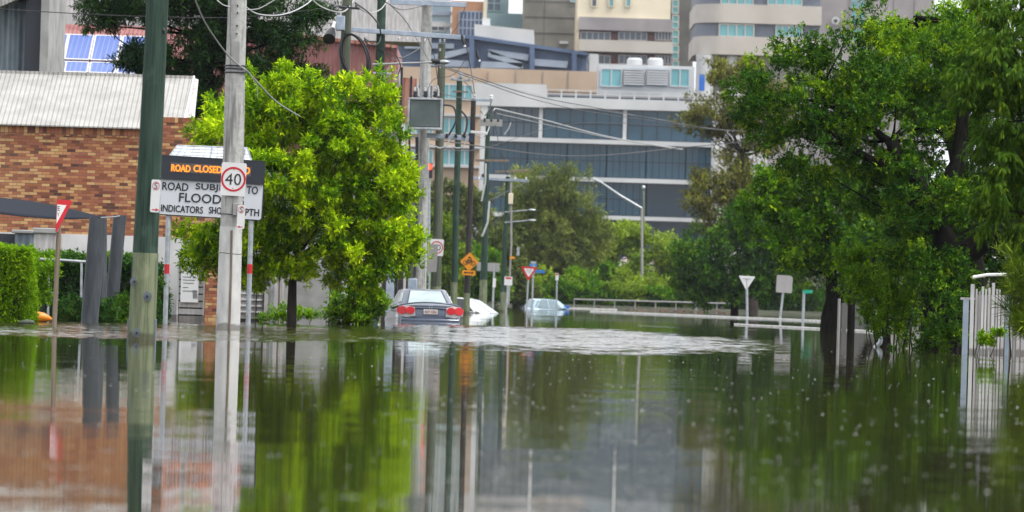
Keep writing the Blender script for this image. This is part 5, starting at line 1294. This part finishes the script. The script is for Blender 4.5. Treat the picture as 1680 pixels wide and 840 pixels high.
# white car half under water
car('white_hatchback', 'white car nose down in the flood behind the pale footed poles', G(684, 236, -.74), -106, -3.2, 0, (.74,.76,.77), (4.2,1.7,1.46), 'hatch', gloss=.3)
o = G(862, 350, -.83)
r2, Mx2, _ = car('pale_blue_car', 'pale blue car sunk to its windows below the give way sign', o, -68, 0, 2, (.38,.52,.62), (3.3,1.65,1.46), 'hatch', gloss=.35, windows='pale_glass')
tag(MB(Mx2).box(.80, .875, 2.2, 2.55, .93, 1.12).build('blue_sticker', M['bright_blue'], r2))
q = G(857, 349); mb = MB(); mb.tube([q+Vector((-.15,0,-.1)), q+Vector((0,0,.12)), q+Vector((.15,0,.02))], .07, 6); tag(mb.build('floating_bumper', M['dark_metal']), 'dark broken bumper piece floating left of the pale blue car', 'debris')
# ================================================================== VEGETATION
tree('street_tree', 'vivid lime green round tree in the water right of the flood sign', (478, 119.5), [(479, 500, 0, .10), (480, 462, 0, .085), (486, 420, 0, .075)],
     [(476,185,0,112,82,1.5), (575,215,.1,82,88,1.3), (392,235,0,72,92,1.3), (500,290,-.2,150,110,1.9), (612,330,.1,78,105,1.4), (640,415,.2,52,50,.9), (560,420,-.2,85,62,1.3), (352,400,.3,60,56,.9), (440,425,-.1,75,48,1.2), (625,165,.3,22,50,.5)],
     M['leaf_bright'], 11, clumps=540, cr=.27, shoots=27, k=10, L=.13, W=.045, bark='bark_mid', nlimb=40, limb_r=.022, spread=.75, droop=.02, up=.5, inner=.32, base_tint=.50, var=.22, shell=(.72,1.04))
# right-hand trees
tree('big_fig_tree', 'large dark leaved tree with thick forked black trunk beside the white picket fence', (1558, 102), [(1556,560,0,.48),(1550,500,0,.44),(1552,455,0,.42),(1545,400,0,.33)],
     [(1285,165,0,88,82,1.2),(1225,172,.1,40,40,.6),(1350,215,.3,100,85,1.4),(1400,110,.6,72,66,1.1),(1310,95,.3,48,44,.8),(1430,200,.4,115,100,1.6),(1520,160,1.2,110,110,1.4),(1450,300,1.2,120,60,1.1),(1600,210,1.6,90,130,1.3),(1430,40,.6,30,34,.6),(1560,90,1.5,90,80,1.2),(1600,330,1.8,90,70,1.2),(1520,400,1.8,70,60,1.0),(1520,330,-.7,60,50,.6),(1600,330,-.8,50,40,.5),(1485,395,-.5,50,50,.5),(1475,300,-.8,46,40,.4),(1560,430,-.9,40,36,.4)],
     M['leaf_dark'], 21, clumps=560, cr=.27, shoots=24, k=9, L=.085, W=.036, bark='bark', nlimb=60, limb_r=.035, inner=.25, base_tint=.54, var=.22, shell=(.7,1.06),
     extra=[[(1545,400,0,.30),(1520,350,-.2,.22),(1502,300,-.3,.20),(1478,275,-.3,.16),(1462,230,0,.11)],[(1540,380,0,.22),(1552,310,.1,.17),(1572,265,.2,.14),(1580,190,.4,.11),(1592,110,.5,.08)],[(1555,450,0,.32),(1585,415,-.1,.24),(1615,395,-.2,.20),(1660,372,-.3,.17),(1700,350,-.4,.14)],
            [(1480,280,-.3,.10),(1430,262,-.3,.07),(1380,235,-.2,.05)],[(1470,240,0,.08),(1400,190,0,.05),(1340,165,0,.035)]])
tree('pale_crowned_tree', 'lighter yellow green tree with bare twigs above the dark tree', (1600, 114), [(1600,500,0,.25),(1590,350,0,.2),(1560,220,0,.12)],
     [(1500,95,0,95,70,1.2),(1575,120,.2,90,110,1.3),(1450,130,.3,60,60,.9),(1620,60,.2,70,80,1.2),(1480,60,.3,70,40,1),(1560,40,.3,80,44,1)],
     M['leaf_mid'], 22, clumps=290, cr=.27, shoots=18, k=8, L=.10, W=.04, nlimb=70, limb_r=.03, inner=.3, base_tint=.66, var=.2, shell=(.6,1.08), extra=[[(1475,130,0,.05),(1478,75,0,.035),(1490,35,0,.02)],[(1520,130,0,.05),(1512,60,0,.03),(1500,28,0,.015)]])
tree('willowy_tree', 'bright tree with long drooping leaves overhanging from the right edge', (1760, 84), [(1755,500,0,.25),(1745,300,0,.2),(1720,150,0,.15)],
     [(1655,70,0,80,90,1.0),(1625,140,-.1,62,58,.8),(1665,210,0,70,80,.9),(1640,285,.0,52,60,.7),(1690,330,.1,60,80,.8),(1575,152,.1,24,30,.35),(1700,120,.2,90,150,1.1),(1622,350,.1,32,34,.4)],
     M['leaf_droop'], 23, clumps=210, cr=.20, shoots=17, k=9, L=.125, W=.03, nlimb=50, limb_r=.03, spread=.45, droop=.75, up=-.1, inner=.2, base_tint=.38, var=.2, shell=(.6,1.08))
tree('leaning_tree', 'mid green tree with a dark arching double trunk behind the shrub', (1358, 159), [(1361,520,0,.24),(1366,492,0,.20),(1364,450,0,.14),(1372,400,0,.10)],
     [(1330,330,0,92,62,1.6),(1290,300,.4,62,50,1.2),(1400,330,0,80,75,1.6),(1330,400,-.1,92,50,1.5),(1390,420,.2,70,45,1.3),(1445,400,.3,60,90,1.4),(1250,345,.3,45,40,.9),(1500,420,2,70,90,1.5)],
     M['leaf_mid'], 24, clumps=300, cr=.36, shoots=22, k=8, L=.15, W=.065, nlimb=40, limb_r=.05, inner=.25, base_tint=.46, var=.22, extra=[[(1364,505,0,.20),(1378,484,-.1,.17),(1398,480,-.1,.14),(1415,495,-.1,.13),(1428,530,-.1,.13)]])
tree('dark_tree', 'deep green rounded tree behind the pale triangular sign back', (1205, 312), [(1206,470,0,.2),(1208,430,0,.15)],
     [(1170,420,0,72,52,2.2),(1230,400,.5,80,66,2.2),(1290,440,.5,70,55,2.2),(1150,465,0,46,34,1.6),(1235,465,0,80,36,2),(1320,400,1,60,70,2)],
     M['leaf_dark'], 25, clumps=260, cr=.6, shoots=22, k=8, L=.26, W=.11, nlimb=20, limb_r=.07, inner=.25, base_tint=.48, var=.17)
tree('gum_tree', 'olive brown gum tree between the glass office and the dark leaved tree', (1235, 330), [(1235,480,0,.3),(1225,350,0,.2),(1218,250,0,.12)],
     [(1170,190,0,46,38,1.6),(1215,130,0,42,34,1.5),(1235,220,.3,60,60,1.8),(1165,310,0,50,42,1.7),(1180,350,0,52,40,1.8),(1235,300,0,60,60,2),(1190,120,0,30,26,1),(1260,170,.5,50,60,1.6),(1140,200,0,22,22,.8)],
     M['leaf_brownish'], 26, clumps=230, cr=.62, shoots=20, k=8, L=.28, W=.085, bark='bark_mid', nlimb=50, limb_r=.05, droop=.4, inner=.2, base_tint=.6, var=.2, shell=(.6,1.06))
bush('bright_shrub', 'bright yellow green shrub at the foot of the big tree above a bent pipe', (1470, 103.5), [(1425,440,.6,38,42,.5),(1398,425,.9,28,34,.4),(1410,470,.9,26,30,.4),(1440,520,.4,30,34,.4),(1450,480,.4,45,45,.5),(1480,500,0,46,42,.5),(1500,455,.2,55,48,.6),(1500,540,-.1,42,34,.4)], M['leaf_mid'], 31,
     clumps=135, cr=.19, shoots=20, k=8, L=.07, W=.035, inner=.2, base_tint=.62, var=.16, stems=14)
bush('dark_shrub', 'dense dark shrub climbing the black forked trunk at the waterline', (1545, 101), [(1530,440,-.3,48,52,.5),(1545,500,-.6,56,52,.5),(1560,550,-.7,50,28,.4),(1510,570,-.5,50,14,.35),(1590,480,.2,26,50,.4)], M['leaf_dark'], 32,
     clumps=110, cr=.17, shoots=18, k=8, L=.06, W=.03, inner=.2, base_tint=.50, var=.17, stems=14)
bush('low_branch', 'small bright leafy spray reaching right across the white pickets', (1580, 92), [(1610,556,0,34,9,.15),(1632,547,0,18,9,.12)], M['leaf_hedge'], 33, clumps=16, cr=.08, shoots=14, k=7, L=.055, W=.03, inner=.2, base_tint=.6, stems=3)
bush('tall_grass', 'tall yellow green grassy clump at the right edge beside the picket fence', (1700, 93), [(1700,490,0,42,62,.4),(1690,440,0,34,50,.4),(1722,520,0,50,40,.4)], M['leaf_yellow'], 34, clumps=90, cr=.22, shoots=26, k=8, L=.24, W=.016, spread=.35, droop=.1, up=.9, inner=.2, base_tint=.4, stems=10)
tree('backing_tree', 'dark tree filling the gap above the white picket fence', (1640, 135), [(1640,480,0,.2),(1640,440,0,.15)], [(1640,420,0,90,42,1.6),(1600,360,0,90,70,1.6),(1690,360,0,80,80,1.6),(1480,360,1,80,90,1.5)], M['leaf_dark'], 35, clumps=120, cr=.4, shoots=18, k=8, L=.16, W=.07, nlimb=15, base_tint=.42)
MB().tube([G(1394.5, 128, BED), P(1396, 540, 128), P(1397, 500, 128), P(1396, 455, 128)], [.09,.085,.085,.075], 10).build('x', M['bark'])
o = bpy.data.objects['x']; o.name = 'bare_trunk'; tag(o, 'straight black bare trunk right of the arching one', 'tree trunk')
MB().tube([G(1450, 112, BED), P(1448, 545, 112), P(1438, 510, 112), P(1434, 455, 112), P(1440, 400, 112)], [.17,.16,.14,.12,.10], 12).build('y', M['bark'])
o = bpy.data.objects['y']; o.name = 'bare_trunk'; tag(o, 'twisted black trunk behind the bent grey pipe', 'tree trunk')
tag(MB().tube([P(1430, 490, 106), P(1437, 520, 106), P(1447, 548, 106), P(1444, 562, 106), G(1432, 106, -.06)], [.035,.04,.045,.045,.04], 10).build('bent_pipe', M['steel'], sharp=80), 'bent grey pipe standing in the water against the twisted trunk', 'pipe')
tag(MB().tube([G(1375, 140, BED), P(1377, 490, 140)], .035, 8).build('steel_post', M['grey_back']), 'slim grey post under the arching trunk', 'post')
b = thing('grey_board_fence', 'grey upright board fence seen under the arching trunk', 'fence', G(1395, 172, BED))
for i in range(9):
    q = MB(); rectbox(q, 1362+i*9.6, 493+(i % 2)*1.2, 1371.2+i*9.6, 560, 172, (i % 2)*.03, .06+(i % 2)*.03); q.build('board', M['tower_dk'] if i % 3 else M['timber_grey'], b)
# picket fence
YFn = 95.5
pf = thing('picket_fence', 'white and grey upright slatted fence with top rail at the right edge', 'fence', G(1635, YFn, BED))
rng = random.Random(3)
for x, w_, top, m_ in ((1579,9,491,'steel_blue'),(1591,6,466,'wall_white'),(1599,3,474,'wall_old'),(1604,3.5,478,'grey_back'),(1609,3.5,470,'wall_white'),(1614.5,3,474,'wall_white'),(1620,3,472,'wall_old'),(1626,4.5,464,'wall_white'),(1632.5,3,474,'wall_old'),(1637,3,474,'wall_white'),(1642,5,484,'wall_old'),(1649,6.5,476,'steel_blue'),(1658,3,462,'wall_old'),(1663,3,470,'grey_back'),(1668,5,470,'wall_old'),(1676,5,474,'wall_old'),(1684,5,470,'wall_old'),(1693,5,470,'wall_old')):
    q = MB(); rectbox(q, x, top, x+w_, 610, YFn, 0, .05); q.build('picket', M[m_], pf)
for x in range(1600, 1690, 6):
    q = MB(); rectbox(q, x, 484, x+5, 610, YFn+.5, 0, .03); q.build('back_board', M['concrete'] if x % 4 else M['grey_back'], pf)
q = MB(); q.tube([P(1596, 455, YFn-.1), P(1620, 451, YFn), P(1680, 450, YFn)], .028, 6); q.build('top_rail', M['white'], pf)
q = MB(); rectbox(q, 1576, 488, 1600, 492, YFn+.1, 0, .04); q.build('mid_rail', M['wall_old'], pf)
# far centre
tree('she_oak', 'tall olive grey feathery tree left of the long armed light mast', (886, 426), [(886,470,0,.30),(888,420,0,.24),(893,360,0,.16)],
     [(880,310,0,48,44,2.2),(930,320,0,45,48,2.2),(860,370,0,40,50,2.2),(915,380,0,62,55,2.6),(950,400,.5,52,44,2.4),(865,430,0,45,44,2.2),(930,440,0,60,38,2.4),(975,370,.5,25,30,1.2),(835,430,1,30,50,1.6)],
     M['leaf_olive'], 41, clumps=330, cr=.75, shoots=22, k=8, L=.45, W=.07, nlimb=40, limb_r=.12, droop=.5, inner=.2, base_tint=.58, var=.2)
tree('pale_bushy_tree', 'pale yellow green tree before the rocky bank', (1005, 440), [(1006,440,0,.22),(1003,400,0,.15)], [(1000,385,0,36,26,1.6),(1035,390,0,26,24,1.4),(985,410,0,36,30,1.6),(1075,410,0,40,24,1.6),(1100,430,0,34,30,1.6)], M['leaf_yellow'], 42, clumps=90, cr=.75, shoots=20, k=7, L=.38, W=.15, bark='bark_mid', nlimb=14, limb_r=.05, base_tint=.62, var=.16)
def bank_bush(label, px, Y, lobes, mat, seed, tint=.5, name='bank_bush', L=.3):
    bush(name, label, (px, Y), lobes, M[mat], seed, 'bush', 'bushes on the far bank', clumps=len(lobes)*18, cr=.6, shoots=20, k=7, L=L, W=L*.45, base_tint=tint, var=.17, inner=.2, stems=5)
bank_bush('bright green bank bush right above the blue car', 905, 416, [(900,470,0,32,26,1.2),(930,478,0,30,22,1.2)], 'leaf_yellow', 51, .55)
bank_bush('bank bush at the left end of the guard rail', 955, 418, [(945,470,0,26,28,1.2),(972,476,0,26,20,1.2)], 'leaf_mid', 52, .6)
bank_bush('dark bank bush behind the guard rail left part', 1000, 424, [(995,462,0,28,30,1.3),(1018,475,0,22,20,1.1)], 'leaf_mid', 53, .42)
bank_bush('yellow green bank bush behind the middle of the guard rail', 1045, 420, [(1040,468,0,30,24,1.3),(1065,478,0,26,18,1.2)], 'leaf_yellow', 54, .55)
bank_bush('bright bank bush below the pink rocks', 1100, 420, [(1090,478,0,30,16,1.2),(1120,478,0,32,20,1.2),(1140,465,0,22,26,1.2)], 'leaf_yellow', 55, .5)
bank_bush('tall pale bush left of the pink rocks', 975, 446, [(965,430,0,30,30,1.4),(985,450,0,26,26,1.2)], 'leaf_yellow', 56, .5)
bank_bush('olive bush over the right end of the pink rocks', 1110, 442, [(1105,440,0,26,22,1.2),(1130,430,0,22,30,1.2)], 'leaf_yellow', 57, .5)
bank_bush('small bush between the pink rocks', 1050, 436, [(1048,440,0,16,20,1.0)], 'leaf_yellow', 58, .3)
for i, (x_, t_, h_, m_, lb_) in enumerate(((925,480,22,'leaf_mid','low green bank bush behind the pale blue car'),(985,486,14,'leaf_mid','low bank bush at the first rail posts'),(1025,484,16,'leaf_yellow','low bank bush behind the rail right of the first posts'),(1085,488,14,'leaf_mid','low dark bank bush in the middle behind the rail'),(1150,484,20,'leaf_yellow','bank bush where the rail meets the right trees'),(1190,488,18,'leaf_dark','dark bank bush behind the right end of the rail'),(1240,486,24,'leaf_dark','dark bank bush right of the pale sign back'),(1290,490,24,'leaf_dark','dark bank bush behind the leaning grey sign back'),(1340,494,24,'leaf_mid','bank bush behind the green street name blade'),(1400,495,26,'leaf_dark','bank bush far behind the arching trunk'))):
    bank_bush(lb_, x_, 414, [(x_-14,t_,0,24,h_,1.2),(x_+14,t_+3,0,24,h_*.9,1.2)], m_, 120+i, .4)
# rocky bank
rng = random.Random(5); rb = MB()
xs_ = [P(940+i*8, 440, 452).x for i in range(29)]; vs = []; fs_ = []
for j in range(9):
    for i, x in enumerate(xs_): vs.append((x+rng.uniform(-.12,.12), 450+j*1.1+rng.uniform(-.7,.7), 1.2+j*.36+rng.uniform(-.14,.14)))
for j in range(8):
    for i in range(28): fs_.append((j*29+i, j*29+i+1, (j+1)*29+i+1, (j+1)*29+i))
tag(rb.add(vs, fs_).build('rocky_slope', M['rock'], sharp=15), kind='structure')
# greens behind the pole row
def mid_tree(label, px, Y, lobes, mat, seed, tint, n=120, L=.3, grp='trees behind the pole row', nm='row_tree'):
    tree(nm, label, (px, Y), [(px, 480, 0, .18), (px, 440, 0, .14)], lobes, M[mat], seed, clumps=n, cr=.6, shoots=20, k=7, L=L, W=L*.45, nlimb=12, limb_r=.07, base_tint=tint, var=.18, group=grp)
mid_tree('bright green tree between the transformer pole and the bicycle sign', 735, 372, [(722,400,0,26,42,1.6),(740,440,0,36,36,1.6),(712,360,0,20,22,1.2),(728,475,0,34,26,1.4)], 'leaf_yellow', 61, .35)
mid_tree('muted green tree line piece above the bright tree right of the red light', 740, 470, [(735,330,0,50,26,2.4),(770,345,0,44,36,2.4),(700,350,0,30,40,2.0),(790,400,0,40,60,2.2)], 'leaf_olive', 62, .4, L=.4)
mid_tree('deep green tree behind the bicycle sign', 780, 400, [(780,440,0,34,40,1.6),(800,470,0,34,30,1.6),(765,475,0,30,26,1.4)], 'leaf_mid', 63, .42)
mid_tree('dark green tree right behind the slim green pole', 845, 405, [(830,460,0,32,36,1.6),(858,480,0,26,22,1.4),(815,410,0,30,40,1.6)], 'leaf_olive', 64, .35)
mid_tree('green tree between the fence panels and the transformer pole', 668, 300, [(662,400,0,30,46,1.6),(672,440,0,26,40,1.5),(650,360,0,26,30,1.3)], 'leaf_mid', 65, .45, L=.22)
# left: conifer
tree('hoop_pine', 'dark conifer with layered spreading branches behind the near poles', (335, 150), [(335,400,0,.35),(333,200,0,.28),(338,60,0,.2),(342,-60,0,.12)],
     [(190,12,0,88,16,1.2),(150,35,0,48,12,.9),(300,30,0,85,36,1.6),(238,90,0,42,18,1.4),(285,110,0,75,30,1.6),(212,104,0,24,10,1),(345,165,0,50,46,1.3),(300,170,0,34,40,1.2),(420,30,0,88,40,1.6),(470,60,0,66,30,1.4),(430,110,0,74,34,1.5),(480,128,0,52,24,1.2),(390,-20,0,120,40,2),(510,20,0,40,24,1.2),(240,-20,0,120,40,2),(350,90,.5,60,50,1.5)],
     M['leaf_conifer'], 71, clumps=330, cr=.36, shoots=24, k=9, L=.17, W=.04, nlimb=60, limb_r=.05, spread=.9, up=.3, inner=.2, base_tint=.45, var=.2, shell=(.55,1.05))
# hedges and shrubs on the left
a1, a2, _, zt_ = R(-60, 405, 50, 530, 101)
hedge('tall_hedge', 'tall clipped bright green hedge block at the left edge', a1, a2, 101, 102.2, -.3, zt_, M['leaf_hedge'], 81, 24000, k=6, L=.045, W=.024, tintbase=.66)
bush('loose_bush', 'loose bright green bush just right of the tall hedge', (66, 107), [(60,450,0,22,28,.4),(72,475,.1,18,26,.35),(84,440,.2,10,20,.3)], M['leaf_hedge'], 82, clumps=40, cr=.15, shoots=20, k=8, L=.06, W=.028, base_tint=.5, stems=6)
a1, a2, _, zt_ = R(36, 417, 225, 530, 121)
hedge('back_hedge', 'lighter hedge top showing above the handrail', a1, a2, 121, 122, -.3, zt_, M['leaf_hedge'], 83, 8000, L=.06, W=.03)
a1, a2, _, zt_ = R(84, 431, 262, 530, 117.5)
hedge('photinia_hedge', 'dark glossy hedge with reddish tips behind the shade posts', a1, a2, 117.5, 118.4, -.3, zt_, M['leaf_shrub'], 84, 9000, k=6, L=.085, W=.04, rough=.12)
for i, (lb_, x1_, x2_, t_, Yq) in enumerate((('low rounded hedge mound left of the thickest shade post', 97, 140, 479, 110.5), ('low rounded hedge mound between the shade post and the near pole', 148, 190, 484, 110), ('low rounded hedge mound nearest the green timber pole, tallest of the three', 166, 215, 475, 111.6))):
    xm_ = (x1_+x2_)/2; bush('hedge_mound', lb_, (xm_, Yq), [(xm_, (t_+524)/2+6, 0, (x2_-x1_)/2, (530-t_)/2, .35), (xm_-6, t_+32, .1, (x2_-x1_)/2, 22, .35), (xm_+4, 518, -.1, (x2_-x1_)/2, 14, .35)], M['leaf_shrub'] if i < 2 else M['leaf_dark'], 85+i, 'bush', 'low hedge mounds', clumps=60, cr=.12, shoots=22, k=7, L=.045, W=.022, base_tint=.55, inner=.2, stems=6)
bush('red_tipped_shrub', 'small shrub with reddish leaf tips between the near pole and the flood sign post', (254, 114), [(254,488,0,12,34,.25),(250,510,0,13,20,.25)], M['leaf_shrub'], 88, clumps=24, cr=.12, shoots=18, k=7, L=.06, W=.028, base_tint=.62, stems=5)
bush('understorey_shrub', 'leafy green shrub under the lime tree beside the grey pole', (585, 128), [(590,495,0,40,34,.6),(560,505,.2,34,24,.5),(612,500,-.1,24,20,.4),(600,455,.3,22,30,.5),(575,525,0,40,12,.5)], M['leaf_mid'], 91, clumps=85, cr=.18, shoots=20, k=8, L=.095, W=.04, base_tint=.62, stems=12)
bush('weed_clump', 'low green weeds at the fence foot left of the lime tree trunk', (452, 127), [(450,518,0,22,10,.4),(470,512,.3,12,16,.4),(500,515,.3,26,14,.4)], M['leaf_hedge'], 92, clumps=30, cr=.13, shoots=16, k=7, L=.07, W=.03, base_tint=.5, stems=6)

# ================================================================== rain drops splashing on the water
rng = np.random.default_rng(5); N = 1100
Yd = np.exp(rng.uniform(math.log(17.5), math.log(95), N)); px = rng.uniform(-40, 1720, N)
keep = rng.random(N) < np.clip(.22 + .9*(px-450)/900, .22, 1); Yd = Yd[keep]; px = px[keep]; N = len(Yd)
X = (px-840)/F*Yd; r = rng.uniform(.0012, .0036, N) * np.clip(Yd/38, .75, 1.05)
oc = np.array([(1,0,0),(-1,0,0),(0,1,0),(0,-1,0),(0,0,1),(0,0,-1)], float); tri = np.array([(0,2,4),(2,1,4),(1,3,4),(3,0,4),(2,0,5),(1,2,5),(3,1,5),(0,3,5)])
sc_ = np.stack([r*rng.uniform(1, 2.2, N), r*1.2, r], 1); ctr = np.stack([X, Yd, r*.5], 1)
vv = (ctr[:, None, :] + oc[None]*sc_[:, None, :]).reshape(-1, 3); ff = (tri[None] + (np.arange(N)*6)[:, None, None]).reshape(-1, 3)
me = bpy.data.meshes.new('rain_splashes'); me.from_pydata(vv.tolist(), [], ff.tolist()); me.update(); me.materials.append(NT('splash_glint_white').set(Base_Color=(.8,.8,.8,1), Roughness=.15))  # white base colour stands in for sky glints on the drops
o = bpy.data.objects.new('rain_splashes', me); C.objects.link(o); tag(o, kind='stuff')

# thin air haze round everything
hz = MB().box(-650, 800, -30, 1100, -2.0, 60).build('haze', M['core'], origin=(0,0,0)); tag(hz, kind='stuff')
hm = bpy.data.materials.new('haze_air'); hm.use_nodes = True; hm.node_tree.nodes.clear()
pv = hm.node_tree.nodes.new('ShaderNodeVolumePrincipled'); ho = hm.node_tree.nodes.new('ShaderNodeOutputMaterial'); hm.node_tree.links.new(pv.outputs[0], ho.inputs['Volume'])
pv.inputs['Color'].default_value = (.80,.87,.95,1); pv.inputs['Density'].default_value = .00006; pv.inputs['Anisotropy'].default_value = 0
hz.data.materials.clear(); hz.data.materials.append(hm)
